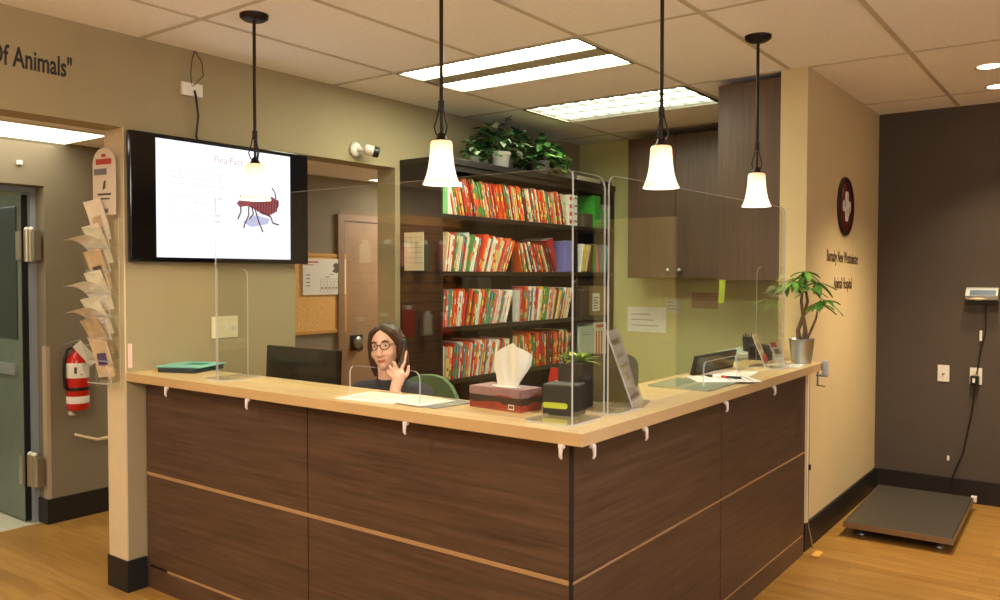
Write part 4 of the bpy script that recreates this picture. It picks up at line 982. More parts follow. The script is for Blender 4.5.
# hair: parted in the middle, falling past the shoulders
HAIR = wood('brown_hair', (48, 30, 22), (86, 56, 40), (40, 40, 3), 3, 0.45)
m = M()
m.ball((0, -0.026, 0.032), (0.083, 0.096, 0.097), 24, 16, 0, hd)
m.ball((0.0, -0.055, -0.04), (0.076, 0.066, 0.10), 20, 14, 0, hd)
for s in (-1, 1):
    w = 0.95 if s > 0 else 1.35
    m.tube([hd @ Vector((s*0.012, 0.060, 0.104)), hd @ Vector((s*0.052, 0.052, 0.078)), hd @ Vector((s*0.079, 0.020, 0.02)), hd @ Vector((s*0.084, 0.006, -0.05)), hd @ Vector((s*0.082, -0.006, -0.10)), hd @ Vector((s*0.078, -0.012, -0.14))], [0.014*w, 0.019*w, 0.019*w, 0.019*w, 0.018*w, 0.008], 12)
    m.tube([hd @ Vector((s*0.062, -0.03, 0.05)), hd @ Vector((s*0.072, -0.035, -0.05)), hd @ Vector((s*0.070, -0.045, -0.12)), hd @ Vector((s*0.066, -0.05, -0.17))], [0.030, 0.028, 0.026, 0.012], 12)
m.tube([hd @ Vector((0, -0.08, 0.03)), hd @ Vector((0, -0.10, -0.08)), hd @ Vector((0, -0.10, -0.2))], [0.06, 0.06, 0.03], 12)
m.tube([hd @ Vector((0, 0.056, 0.099)), hd @ Vector((0, 0.03, 0.116)), hd @ Vector((0, -0.03, 0.122))], [0.010, 0.010, 0.010], 10)
remesh('hair', m, [HAIR], pr, 0.006, 3)
# sweater, trousers, shoes
SW = pm('charcoal_sweater', (62, 63, 68), 0.9, var=0.12, scale=40, bump=0.25, bscale=180)
m = M(); g_ = 0.010
m.ball(P(0, 0.0, 0.05), (0.178, 0.138, 0.12)); m.ball(P(0, 0.04, 0.20), (0.152, 0.114, 0.16)); m.ball(P(0, 0.08, 0.36), (0.168, 0.118, 0.135))
cap(m, [P(-0.165, 0.09, 0.452), P(0, 0.10, 0.466), P(0.165, 0.09, 0.452)], [0.068, 0.076, 0.068])
m.tube([P(0, 0.108, 0.47), P(0, 0.116, 0.545)], [0.085, 0.069], 18)
for A in (LA, RA):
    cap(m, [A[0], tuple((Vector(A[0])+Vector(A[1]))/2), A[1]], [0.064, 0.060, 0.055])
    e1 = Vector(A[1]).lerp(Vector(A[2]), .62 if A is LA else .86)
    m.tube([A[1], tuple(Vector(A[1]).lerp(Vector(A[2]), .35)), tuple(e1)], [0.055, 0.052, 0.043], 16)
remesh('sweater', m, [SW], pr, 0.007, 3)
m = M()
for s in (-1, 1):
    cap(m, [P(s*0.095, 0.02, 0.015), P(s*0.12, 0.25, 0.03), P(s*0.13, 0.44, 0.0)], [0.10, 0.088, 0.070])
    m.tube([P(s*0.13, 0.44, 0.0), P(s*0.13, 0.42, -0.16), P(s*0.13, 0.42, -0.41)], [0.070, 0.066, 0.056], 16)
m.ball(P(0, -0.01, 0.0), (0.172, 0.130, 0.11))
remesh('trousers', m, [pm('black_trousers', (30, 30, 34), 0.85)], pr, 0.009, 3)
for s in (-1, 1):
    m = M(); cap(m, [P(s*0.13, 0.40, -0.455), P(s*0.135, 0.50, -0.466), P(s*0.14, 0.585, -0.472)], [0.043, 0.040, 0.030]); m.ball(P(s*0.13, 0.395, -0.435), (0.045, 0.05, 0.045))
    remesh('shoe', m, [BLKM], pr, 0.007, 2)
# telephone handset in her hand
t = thing('phone_handset', 'dark handset held against the receptionist\'s ear', 'phone', PO, ang - PI/2)
m = M()
m.tube([P(0.100, 0.165, 0.735), P(0.114, 0.192, 0.69), P(0.112, 0.226, 0.635), P(0.088, 0.250, 0.595)], [0.013, 0.014, 0.014, 0.013], 12)
m.ball(P(0.094, 0.163, 0.725), (0.016, 0.024, 0.026)); m.ball(P(0.080, 0.252, 0.596), (0.018, 0.022, 0.022))
m.obj('grip', BLK, t)
m = M(); m.tube([P(0.082, 0.27, 0.59), P(0.10, 0.33, 0.48), P(0.06, 0.42, 0.36), P(0.0, 0.46, 0.27)], 0.004, 6); m.obj('cord', BLK, t)
# office chair
CHG = pm('olive_green_upholstery', (96, 122, 84), 0.85, var=0.08, scale=50)
t = thing('office_chair', 'green upholstered office chair the receptionist sits on', 'chair', (-3.0, 3.18, 0), ang - PI/2)
m = M(); m.bbox(-0.25, 0.25, -0.24, 0.25, 0.365, 0.42, 0.02); m.obj('seat', CHG, t)
m = M()
pl = []
for j in range(9):
    v = j/8
    for i in range(9):
        u = i/8-0.5
        pl.append((u*0.52*(1-0.25*v*v), -0.30 + 0.25*u*u*0.55 - 0.06*v, 0.50 + 0.50*v - 0.14*(abs(u)*2)**3*v*v))
fs = [(j*9+i, j*9+i+1, j*9+i+10, j*9+i+9) for j in range(8) for i in range(8)]
m.add(pl, fs, 0, True); m.add([(a, b-0.055, c) for a, b, c in pl], [tuple(reversed(f)) for f in fs], 0, True)
N = 81; ed = [i for i in range(9)] + [9*j+8 for j in range(1, 9)] + [72+i for i in range(7, -1, -1)] + [9*j for j in range(7, 0, -1)]
allv = pl + [(a, b-0.055, c) for a, b, c in pl]
m.add(allv, [(ed[i], N+ed[i], N+ed[(i+1) % 32], ed[(i+1) % 32]) for i in range(32)], 0, True)
m.obj('backrest', CHG, t)
m = M(); m.tube([(0, -0.2, 0.35), (0, -0.38, 0.36), (0, -0.39, 0.62)], 0.02, 8); m.obj('back_bracket', BLK, t)
m = M(); m.tube([(0, 0, 0.08), (0, 0, 0.365)], [0.03, 0.024], 14); m.obj('gas_column', BLK, t)
for i in range(5):
    a = 2*PI*i/5
    m = M(); m.tube([(0, 0, 0.10), (0.28*math.cos(a), 0.28*math.sin(a), 0.065)], [0.025, 0.016], 8); lg = m.obj('leg', BLK, t)
    m = M(); m.lathe([(0.0, -0.02), (0.027, -0.02), (0.027, 0.02), (0.0, 0.02)], 16, mx=T(0.28*math.cos(a), 0.28*math.sin(a), 0.028) @ Rm(a, 'Z') @ Rm(PI/2, 'X')); m.obj('caster', BLKM, lg)

# ------------------------------------------------------------------ things on the counter
t = thing('closed_binder', 'dark blue-green binder lying at the left end of the counter', 'binder', (-3.745, 2.40, TZ), R(20))
m = M(); m.bbox(-0.09, 0.12, -0.12, 0.12, 0, 0.022, 0.003); m.obj('cover', pm('dark_navy_cover', (30, 46, 52), 0.5), t)
m = M(); m.box(-0.12, -0.091, -0.11, 0.11, 0.001, 0.016); m.obj('tan_spine', pm('tan_card', (200, 164, 96), 0.7), t)
t = thing('paper_folder', 'turquoise paper folder on top of the dark binder', 'folder', (-3.735, 2.42, TZ+0.0225), R(24))
m = M(); m.bbox(-0.14, 0.11, -0.115, 0.13, 0, 0.006, 0.002); m.obj('cover', pm('turquoise_card', (128, 196, 178), 0.55), t)
m = M(); m.box(-0.04, 0.06, -0.02, 0.06, 0.006, 0.0066); m.obj('printed_leaf', pm('teal_print', (48, 132, 106), 0.6), t)
def sheet_of(name, label, cat, loc, rz, w, d, mat, th=0.003, lines=0, group=None):
    t = thing(name, label, cat, loc, rz, group)
    m = M(); m.box(-w/2, w/2, -d/2, d/2, 0, th); m.obj('sheet', mat, t)
    if lines:
        m = M()
        for i in range(lines): m.box(-w*.42, w*(.40-.1*(i % 3)), d*(.38-.76*i/lines), d*(.38-.76*i/lines)+d*.02, th, th+.0006)
        m.obj('print_lines', pm('faint_print', (150, 140, 124), 0.7), t)
    return t
sheet_of('form_sheet', 'printed white form on the counter by the long guard\'s pass slot', 'paper', (-2.30, 2.305, TZ+.0005), R(6), 0.28, 0.21, WHTP, .003, 8)
sheet_of('form_sheet', 'second white form overlapping towards the tissue box', 'paper', (-2.12, 2.325, TZ+.0042), R(-6), 0.23, 0.18, WHTP, .002, 7)
sheet_of('clipboard', 'grey clipboard edge under the white forms near the tissue box', 'clipboard', (-2.02, 2.345, TZ+.0005), R(-8), 0.16, 0.2, GREYP, .003)
sheet_of('form_sheet', 'brown sheet lying behind the white forms near the pass slot', 'paper', (-2.36, 2.425, TZ+.0005), R(3), 0.14, 0.06, pm('buff_paper', (176, 146, 108), 0.7), .002)
# tissue box
t = thing('tissue_box', 'tissue box printed with a dark red sunset scene on the counter', 'tissue box', (-1.765, 2.41, TZ), R(-4))
TB = [pm('dusk_mauve', (150, 112, 118), 0.5, var=.15, scale=20), pm('ember_red', (150, 44, 26), 0.5, var=.35, scale=22), pm('hill_black', (44, 24, 20), 0.5)]
m = M(); m.bbox(-0.125, 0.115, -0.06, 0.065, 0.0, 0.078, 0.002); bx = m.obj('carton', TB[1], t)
def ridge(r, n, x0, x1, z, amp): return [(x0 + (x1-x0)*i/n, z + r.uniform(-amp, amp)) for i in range(n+1)]
rr = random.Random(4)
for zz, top, mt in ((0.052, 0.0775, 0), (0.026, 0.050, 2)):
    m = M()
    e = ridge(rr, 10, -0.124, 0.114, zz, 0.006); m.prism(e + [(0.114, top), (-0.124, top)], 0, 0.0008, on_y(-0.06))
    e = ridge(rr, 6, -0.059, 0.064, zz, 0.006); m.prism(e + [(0.064, top), (-0.059, top)], 0, 0.0008, on_x(0.115))
    m.obj('printed_band', TB[mt], t)
m = M(); m.box(-0.124, 0.114, -0.059, 0.064, 0.078, 0.0785); m.obj('top_panel', TB[0], t)
m = M(); m.box(0.062, 0.088, -0.0616, -0.0608, 0.008, 0.026); lg = m.obj('emblem_plate', WHT, t)
m = M(); m.box(0.065, 0.085, -0.0622, -0.0616, 0.012, 0.022); m.obj('emblem_mark', PR, lg)
m = M(); m.lathe([(0.0, 0.0786), (0.05, 0.0792), (0.05, 0.0786)], 20, mx=Matrix.Diagonal((1.3, .5, 1, 1)), cap=False); m.obj('slot_film', WHTP, t)
t = thing('paper_tissue', 'white tissue sticking up out of the red box', 'tissue', (-1.765, 2.41, TZ+0.0785), R(-4))
m = M(); vs = []; fs = []; nu, nv = 12, 9
for j in range(nv):
    v = j/(nv-1); hw_ = 0.045 + 0.034*min(1, v*1.5)
    for i in range(nu):
        u = i/(nu-1)*2-1; peak = 0.165 - 0.045*abs(u-0.15)**1.1 - 0.02*max(0, -u-0.4)
        vs.append((u*hw_ + 0.014*v, 0.010*math.sin(u*6+v*2)*(0.4+v) + 0.006, -0.002 + v*peak))
for j in range(nv-1):
    for i in range(nu-1): a = j*nu+i; fs.append((a, a+1, a+nu+1, a+nu))
m.add(vs, fs, 0, True); m.add([(x, y+0.012+0.006*math.sin(9*x*10), z*0.94) for x, y, z in vs], [tuple(reversed(f)) for f in fs], 0, True)
m.obj('folded_tissue', WHTP, t)
# dark planter with succulent and black box with a lime band
t = thing('succulent_planter', 'dark square planter with a lime green succulent near the counter corner', 'plant', (-1.585, 2.60, TZ), R(5))
m = M(); m.bbox(-0.050, 0.050, -0.05, 0.05, 0.0, 0.165, 0.006); m.obj('pot', pm('dark_brown_pot', (44, 36, 32), 0.5), t)
m = M(); r = random.Random(2)
SUC = [pm('lime_leaf', (168, 190, 60), 0.4), pm('green_leaf', (110, 160, 60), 0.4)]
for i in range(26):
    a = i*2.4; el = 0.15 + 0.05*i
    d = Vector((math.cos(a), math.sin(a), el*0.9)); leaf(m, Vector((0.012*math.cos(a), 0.012*math.sin(a), 0.165)), d, Vector((0, 0, 1)), 0.085-0.0015*i, 0.026, i % 2)
m.obj('foliage', SUC, t)
t = thing('card_reader_box', 'black box with a lime green band beside the tissue box', 'box', (-1.525, 2.425, TZ), R(10))
m = M(); m.bbox(-0.065, 0.065, -0.045, 0.045, 0.0, 0.108, 0.008); m.obj('case', BLKM, t)
m = M(); m.prism(rrect(-0.062, 0.03, 0.025, 0.045, 0.009, 4), 0, 0.001, on_y(-0.045)); m.obj('lime_band', pm('lime_print', (190, 200, 50), 0.5), t)
t = thing('treat_bag', 'red and white patterned packet standing behind the tissue box', 'packet', (-1.665, 2.60, TZ), R(-10))
m = M(); m.add([(-.035,-.02,0),(.035,-.02,0),(.035,.02,0),(-.035,.02,0),(-.03,-.018,.09),(.03,-.018,.09),(.03,.018,.09),(-.03,.018,.09),(-.032,-.003,.135),(.032,-.003,.135),(.032,.003,.135),(-.032,.003,.135)],
   [(3,2,1,0),(0,1,5,4),(1,2,6,5),(2,3,7,6),(3,0,4,7),(4,5,9,8),(5,6,10,9),(6,7,11,10),(7,4,8,11),(8,9,10,11)]); m.obj('pouch', RED, t)
m = M()
for i in range(9):
    x = r.uniform(-.026, .02); z = r.uniform(.01, .08); m.box(x, x+.014, -.0215, -.0195, z, z+.012)
m.obj('white_print', WHT, t)
# point-of-sale screen with its back to us
t = thing('payment_terminal', 'rounded black display terminal with its back turned, behind the dark planter', 'terminal', (-1.565, 2.80, TZ), R(28))
mx = T(0, 0, 0.022) @ Rm(R(-22), 'X'); m = M(); m.prism(rrect(-0.118, 0.118, 0.0, 0.155, 0.05, 6), -0.02, 0.03, mx @ on_y(0), 0, None, True); m.obj('housing', BLKM, t)
m = M(); m.box(-0.10, 0.10, 0.02, 0.022, 0.02, 0.14, 0, mx); m.obj('screen', emit('dim_screen', (120, 140, 170), 0.5), t)
m = M(); m.bbox(-0.10, 0.10, -0.055, 0.085, 0.0, 0.034, 0.010); m.obj('base', BLKM, t)
m = M(); m.lathe([(0, 0), (.006, 0), (.006, .002), (0, .002)], 14, mx=mx @ T(-0.06, -0.0305, 0.03) @ Rm(PI/2, 'X')); m.obj('round_badge', WHT, t)
# acrylic sign holder with a leaning notice
t = thing('sign_holder', 'slanted clear sign holder with a lilac-grey notice near the counter corner', 'sign holder', (-1.415, 2.77, TZ), R(108))
lt = Rm(R(-20), 'X')
m = M(); sheet(m, rrect(-0.108, 0.108, 0.004, 0.30, 0.004, 2), lt @ on_y(0.0), 0.003); m.obj('front_sheet', [ACR, EDGE], t)
m = M(); m.box(-0.105, 0.105, 0.003, 0.005, 0.008, 0.295, 0, lt); nn_ = m.obj('notice', pm('lilac_grey_paper', (194, 182, 198), 0.6, var=0.05), t)
m = M()
for z, w, h in ((0.24, .08, .02), (0.19, .06, .012), (0.15, .09, .012), (0.10, .03, .03), (0.03, .10, .014)): m.box(-w, w*.8, 0.0018, 0.0029, z, z+h, 0, lt)
m.obj('print_lines', pm('notice_print', (120, 104, 110), 0.6), nn_)
m = M(); m.prism(rrect(-0.108, 0.108, -0.03, 0.10, 0.02, 4), 0.0005, 0.004, None, 0, 1); m.obj('base', [ACR, EDGE], t)
# right leg: papers, pen, clear mat, tablet, printer, cup, brochure stands, plant, clamp
sheet_of('form_sheet', 'white form on the right counter leg under the pen', 'paper', (-1.43, 3.63, TZ+.0085), R(-52), 0.22, 0.29, WHTP, .002, 7)
sheet_of('form_sheet', 'white form lying on the right counter leg behind the pen', 'paper', (-1.50, 3.92, TZ+.0005), R(10), 0.21, 0.29, WHTP, .002, 5)
m = M(); m.prism(rrect(-1.62, -1.34, 3.25, 3.56, 0.01, 3), TZ+.0005, TZ+.0075, None, 0, 0); o = m.obj('counter_mat', [pm('grey_green_mat', (150, 160, 136), 0.25)]); tag(o, 'grey-green glossy mat on the right counter leg before the pen', 'mat')
t = thing('ballpoint_pen', 'black pen with a red and white barrel on the white form', 'pen', (-1.44, 3.655, TZ+.0165), R(3))
m = M(); m.tube([(-0.085, 0, 0), (-0.07, 0, 0), (0.055, 0, 0), (0.085, 0, 0)], [0.002, 0.006, 0.006, 0.006], 10); m.obj('barrel', BLK, t)
for a, b, mt in ((-0.045, -0.005, WHT), (0.0, 0.02, RED)):
    m = M(); m.tube([(a, 0, 0), (b, 0, 0)], 0.0064, 10, caps=False); m.obj('barrel_print', mt, t)
t = thing('tablet_stand', 'black tablet propped up at the back edge of the right counter leg', 'tablet', (-1.615, 3.96, TZ+.003), R(88))
m = M(); m.bbox(-0.24, 0.24, -0.008, 0.008, 0.0, 0.095, 0.004, 0, Rm(R(14), 'X')); m.obj('housing', BLKM, t)
m = M(); m.box(-0.225, 0.225, -0.0095, -0.008, 0.01, 0.085, 0, Rm(R(14), 'X')); m.obj('screen', BLKG, t)
t = thing('desk_printer', 'grey and white printer on the desk behind the right counter leg', 'printer', (-1.76, 5.03, 0.745))
m = M(); m.bbox(-0.19, 0.19, -0.2, 0.22, 0.0, 0.345, 0.015); m.obj('body', pm('printer_grey', (150, 160, 148), 0.45), t)
m = M(); m.bbox(-0.195, 0.195, -0.205, 0.225, 0.33, 0.36, 0.008); m.obj('lid', pm('printer_pale', (206, 212, 196), 0.4), t)
m = M(); m.bbox(-0.15, 0.15, -0.215, -0.2, 0.12, 0.2, 0.005); m.obj('paper_slot', BLKM, t)
t = thing('pen_cup', 'black pen cup standing on the printer lid', 'pen cup', (-1.80, 4.98, 1.1055))
m = M(); m.lathe([(0.0, 0), (0.03, 0), (0.036, 0.08), (0.038, 0.085), (0.034, 0.085), (0.028, 0.01), (0.0, 0.01)], 20); m.obj('cup', BLKM, t)
for i in range(5):
    a = i*1.25
    m = M(); m.tube([(0.01*math.cos(a), 0.01*math.sin(a), 0.012), (0.03*math.cos(a), 0.03*math.sin(a), 0.098+0.006*(i % 3))], 0.004, 8); m.obj('pen', BLK, t)
t = thing('label_printer', 'small dark box beside the partition on the desk end', 'box', (-1.62, 4.68, 0.745))
m = M(); m.bbox(-0.06, 0.06, -0.04, 0.035, 0.0, 0.43, 0.008); m.obj('case', BLKM, t)
m = M(); m.box(-0.05, 0.05, -0.042, -0.04, 0.36, 0.42); m.obj('slot', BLKG, t)
def stand(loc, rz, w, h, lean, cat, label, mat, prints):
    t = thing('brochure_stand', label, cat, loc, rz)
    mx = Rm(R(-lean), 'X')
    m = M(); sheet(m, rrect(-w/2, w/2, 0.003, h, 0.004, 2), mx @ on_y(0), 0.003); m.obj('front_sheet', [ACR, EDGE], t)
    m = M(); m.box(-w/2+.003, w/2-.003, 0.003, 0.006, 0.005, h+0.012, 0, mx); c = m.obj('leaflet', mat, t)
    for (x0, x1, z0, z1, mt) in prints:
        m = M(); m.box(x0, x1, 0.0018, 0.0029, z0, z1, 0, mx); m.obj('print_patch', mt, c)
    m = M(); sheet(m, rrect(-w/2, w/2, -0.035, 0.07, 0.006, 3), T(0, 0, 0.004), 0.003); m.obj('base', [ACR, EDGE], t)
    return t
t = stand((-1.445, 4.29, TZ+.002), R(98), 0.10, 0.175, 22, 'brochure stand', 'tilted leaflet stand with a red round badge on the right counter leg', PB[0], ((-.04, .035, .15, .19, PB[1]), (-.035, .03, .10, .14, pm('grey_photo_print', (130, 110, 96), 0.6))))
m = M(); m.lathe([(0, 0), (.027, 0), (.027, .003), (0, .003)], 24, mx=Rm(R(-22), 'X') @ T(0.01, -0.004, 0.05) @ Rm(PI/2, 'X')); m.obj('red_badge', pm('coral_red', (214, 74, 58), 0.5), t)
stand((-1.435, 4.50, TZ+.002), R(84), 0.10, 0.11, 26, 'brochure stand', 'low white leaflet stand between the badge stand and the potted tree', PB[3], ((-.04, .035, .10, .13, RT), (-.03, .04, .06, .09, pm('grey_photo_print', (130, 110, 96), 0.6))))
sheet_of('form_sheet', 'white card lying in front of the metal plant bucket', 'paper', (-1.37, 4.46, TZ+.0005), R(10), 0.09, 0.18, WHTP, .002, 3)
# money tree in a zinc bucket
t = thing('potted_tree', 'braided small tree in a zinc bucket at the end of the counter', 'plant', (-1.374, 4.625, TZ))
ZN = pm('zinc_metal', (176, 180, 184), 0.35, metal=0.9, var=0.12, scale=10)
m = M(); m.lathe([(0.0, 0.0), (0.052, 0.0), (0.053, 0.006), (0.066, 0.128), (0.071, 0.130), (0.071, 0.136), (0.064, 0.136), (0.052, 0.02), (0.0, 0.015)], 32); m.obj('bucket', ZN, t)
m = M(); m.lathe([(0.0, 0.125), (0.064, 0.122)], 24, cap=False); m.obj('soil', pm('potting_soil', (50, 36, 26), 0.9), t)
BARK = wood('grey_brown_bark', (74, 52, 34), (124, 98, 66), (8, 8, 2), 6, 0.8)
up = Vector((0, 0, 1))
trunks = [[(-0.012, 0, 0.11), (-0.02, 0.0, 0.18), (0.006, 0, 0.26), (-0.004, 0, 0.34), (0.0, 0, 0.38), (-0.035, -0.02, 0.425)],
          [(0.012, 0.008, 0.11), (0.016, 0.01, 0.18), (0.008, 0, 0.26), (0.03, 0, 0.34), (0.02, 0, 0.40), (0.012, 0, 0.46)],
          [(0.016, 0, 0.11), (0.045, 0.0, 0.17), (0.075, 0.005, 0.25), (0.082, 0.0, 0.29), (0.09, 0, 0.34)]]
tips = []
for i, pth in enumerate(trunks):
    m = M(); m.tube(pth, [0.017, 0.012, 0.009, 0.008, 0.007, 0.005][:len(pth)] if i < 2 else [0.010, 0.007, 0.006, 0.005, 0.004], 10); m.obj('trunk', BARK, t)
LM = [pm('tree_leaf', (74, 128, 46), 0.4, var=0.2), pm('tree_leaf_light', (120, 176, 74), 0.4, var=0.2)]
m = M(); st = M(); r = random.Random(12)
heads = [((-0.035, -0.02, 0.425), (-0.075, -0.04, 0.43), 0.115), ((-0.035, -0.02, 0.43), (-0.03, -0.04, 0.445), 0.12), ((0.012, 0, 0.46), (0.02, 0.0, 0.50), 0.12), ((0.012, 0, 0.44), (0.075, 0.02, 0.44), 0.14), ((0.02, 0, 0.40), (0.06, -0.04, 0.41), 0.12), ((0.09, 0, 0.34), (0.125, 0.0, 0.345), 0.13), ((0.085, 0, 0.31), (0.10, -0.03, 0.325), 0.11), ((0.0, 0, 0.42), (-0.01, 0.05, 0.47), 0.12)]
for b0, h, l in heads:
    b0 = Vector(b0); h = Vector(h); st.tube([b0, b0.lerp(h, .5)+Vector((0, 0, .012)), h], 0.0028, 6)
    a0 = r.uniform(0, 6)
    for k in range(6):
        a = a0 + k*PI/3; d = Vector((math.cos(a), math.sin(a), -0.25 + r.uniform(-.35, .25)))
        leaf(m, h, d, up, l*r.uniform(.75, 1.0), 0.036, 0 if r.random() < .6 else 1)
m.obj('foliage', LM, t); st.obj('leaf_stalks', LM[0], t)
# screw clamp on the counter end
t = thing('table_clamp', 'grey screw clamp on the end of the countertop by the partition', 'clamp', (-1.286, 4.70, TZ))
m = M(); m.bbox(0.002, 0.034, -0.008, 0.024, -0.072, 0.016, 0.01); m.obj('clamp_body', LGREY, t)
m = M(); m.bbox(-0.03, 0.03, -0.002, 0.02, -0.075, -0.065, 0.003); m.obj('lower_jaw', GREYP, t)
m = M(); m.tube([(-0.022, 0.008, -0.042), (-0.022, 0.008, -0.125)], 0.005, 8); m.obj('screw', STEEL, t)
m = M(); m.tube([(-0.03, 0.008, -0.125), (0.02, 0.0, -0.127)], 0.0035, 8); m.obj('tommy_bar', STEEL, t)

# ------------------------------------------------------------------ partition wall items
XP = -1.395
t = thing('cable_raceway', 'white vertical cable strip beside the end of the counter', 'cable cover', (XP, 4.80, 0.16))
m = M(); m.bbox(0.0, 0.014, -0.014, 0.008, 0.0, 0.86, 0.002); m.obj('cover', CREAM, t)
m = M(); m.tube([(0.008, 0.022, 0.85), (0.010, 0.024, 0.4), (0.009, 0.02, 0.0), (0.016, 0.03, -0.05), (0.03, 0.05, -0.155)], 0.005, 8); m.obj('cable', pm('tan_cable', (150, 118, 84), 0.5), t)
m = M(); m.bbox(0.003, 0.022, 0.006, 0.034, 0.30, 0.33, 0.003); m.obj('cable_clip', BRZ, t)
m = M(); m.bbox(-1.33, -1.29, 4.70, 4.80, 0.0005, 0.012, 0.004); tag(m.obj('floor_tag', pm('yellow_tape', (232, 178, 84), 0.5)), 'small yellow tab on the floor at the end of the counter', 'tape')
t = thing('wall_emblem', 'round maroon sign with a white cross on the cream partition wall', 'sign', (XP, 5.572, 1.83))
m = M(); m.lathe([(0.0, 0.0), (0.188, 0.0), (0.188, 0.012), (0.18, 0.016), (0.160, 0.016), (0.158, 0.010), (0.0, 0.010)], 48, mx=T(0, 0, 0.182) @ Rm(PI/2, 'Y')); m.obj('rim', pm('black_brown_enamel', (40, 18, 16), 0.35), t)
m = M(); m.lathe([(0.0, 0.0105), (0.158, 0.0105), (0.158, 0.012), (0.0, 0.012)], 48, mx=T(0, 0, 0.182) @ Rm(PI/2, 'Y')); m.obj('field', pm('maroon_enamel', (104, 20, 18), 0.35), t)
cr = []
A_, B_ = 0.032, 0.094
for k in range(4):
    ca, sa = math.cos(k*PI/2), math.sin(k*PI/2)
    for (a, b) in ((A_, -A_), (A_+0.030, -A_-0.004), (B_-0.006, -A_+0.002), (B_, -0.018), (B_, 0.018), (B_-0.006, A_-0.002), (A_+0.030, A_+0.004)):
        cr.append((a*ca-b*sa, a*sa+b*ca))
m = M(); m.prism(cr, 0.012, 0.015, T(0, 0, 0.182) @ on_x(0)); m.obj('white_cross', pm('cross_white', (240, 236, 224), 0.5, var=0.12, scale=30), t)
m = M()
for yy, zz, a, b in ((-0.045, 0.02, .024, .03), (0.05, -0.03, .02, .03), (0.0, -.045, .016, .03), (0.0, 0.06, .014, .02)):
    m.prism([(yy+a*math.cos(i*PI/6), zz+b*math.sin(i*PI/6)) for i in range(12)], 0.015, 0.0154, T(0, 0, 0.182) @ on_x(0))
m.obj('cross_pattern', pm('cross_beige', (206, 188, 160), 0.5), t)
BRL = pm('dark_brown_letters', (66, 44, 30), 0.6)
t = text('Burnaby New Westminster', 0.105, on_x(XP+0.001, 5.55, 1.652) @ Rm(R(-1.0), 'Z'), BRL, 'wall_lettering', None, 0.001, 0.645, 'CENTER', 0.0)
tag(t, 'dark letters reading Burnaby New Westminster on the cream partition wall', 'lettering')
t = text('Animal Hospital', 0.105, on_x(XP+0.001, 5.555, 1.487) @ Rm(R(-1.0), 'Z'), BRL, 'wall_lettering', None, 0.001, 0.645, 'CENTER', 0.0)
tag(t, 'dark letters reading Animal Hospital on the cream partition wall', 'lettering')

# ------------------------------------------------------------------ dark wall items and the floor scale
YD = 6.50
t = thing('scale_display', 'grey slanted weighing display with a blue screen on the dark wall', 'display', (-0.72, YD, 1.395))
m = M(); m.prism([(0.0, 0.0), (-0.075, 0.015), (-0.09, 0.04), (-0.05, 0.085), (0.0, 0.095)][::-1], -0.095, 0.095, Matrix(((0,0,1,0),(1,0,0,0),(0,1,0,0),(0,0,0,1)))); m.obj('case', LGREY, t)
m = M(); m.bbox(-0.07, 0.085, -0.005, 0.003, 0.0, 0.045, 0.002, 0, T(0, -0.072, 0.058) @ Rm(R(-42), 'X') @ T(0, 0, -0.022)); m.obj('screen', pm('blue_grey_lcd', (92, 112, 130), 0.25), t)
m = M(); m.ball((-0.02, -0.068, 0.02), (0.06, 0.02, 0.012)); m.obj('keypad', CREAM, t)
m = M(); m.bbox(-0.09, 0.09, -0.045, 0.0, -0.018, 0.002, 0.004); m.obj('wall_bracket', BLK, t)
m = M(); m.tube([(0.02, -0.02, 0.0), (0.022, -0.012, -0.2), (-0.01, -0.012, -0.35), (-0.02, -0.022, -0.46), (-0.025, -0.03, -0.50)], 0.0045, 8); cb_ = m.obj('power_cord', BLK, t)
m = M(); m.bbox(-0.014, 0.002, -0.02, -0.006, -0.27, -0.20, 0.003); m.obj('cord_label', WHT, cb_)
m = M(); m.tube([(-0.03, -0.03, -0.56), (-0.05, -0.012, -0.75), (-0.10, -0.012, -1.05), (-0.16, -0.02, -1.22), (-0.17, -0.022, -1.30), (-0.17, -0.03, -1.36), (-0.2, -0.12, -1.37)], 0.0045, 8); m.obj('signal_cord', BLK, t)
m = M(); m.bbox(-0.20, -0.185, -0.01, 0.0, -1.12, -1.085, 0.003); m.obj('cord_clip', WHT, t)
def outlet(x, z, label, duplex):
    t = thing('wall_outlet', label, 'outlet', (x, YD, z))
    m = M(); m.bbox(-0.037, 0.037, -0.007, 0, 0, 0.116, 0.003); m.obj('plate', WHT, t)
    if duplex:
        for zz in (0.022, 0.068):
            m = M(); m.bbox(-0.016, 0.016, -0.010, -0.006, zz, zz+0.028, 0.003); m.obj('socket', IVORY, t)
    else:
        m = M(); m.lathe([(0, 0), (.008, 0), (.006, .012), (0, .012)], 14, mx=T(0, -0.006, 0.058) @ Rm(PI/2, 'X')); m.obj('jack', STEEL, t)
outlet(-0.951, 0.828, 'blank white jack plate on the dark wall', False)
outlet(-0.752, 0.822, 'white outlet plate on the dark wall with a black adapter plugged in', True)
t = thing('power_adapter', 'black power adapter plugged into the outlet on the dark wall', 'adapter', (-0.755, YD-0.0105, 0.825))
m = M(); m.bbox(-0.026, 0.026, -0.045, 0.0, 0.0, 0.06, 0.005); m.obj('block', BLK, t)
m = M(); m.box(-0.012, 0.004, -0.0456, -0.0448, 0.015, 0.045); m.obj('rating_label', WHT, t)
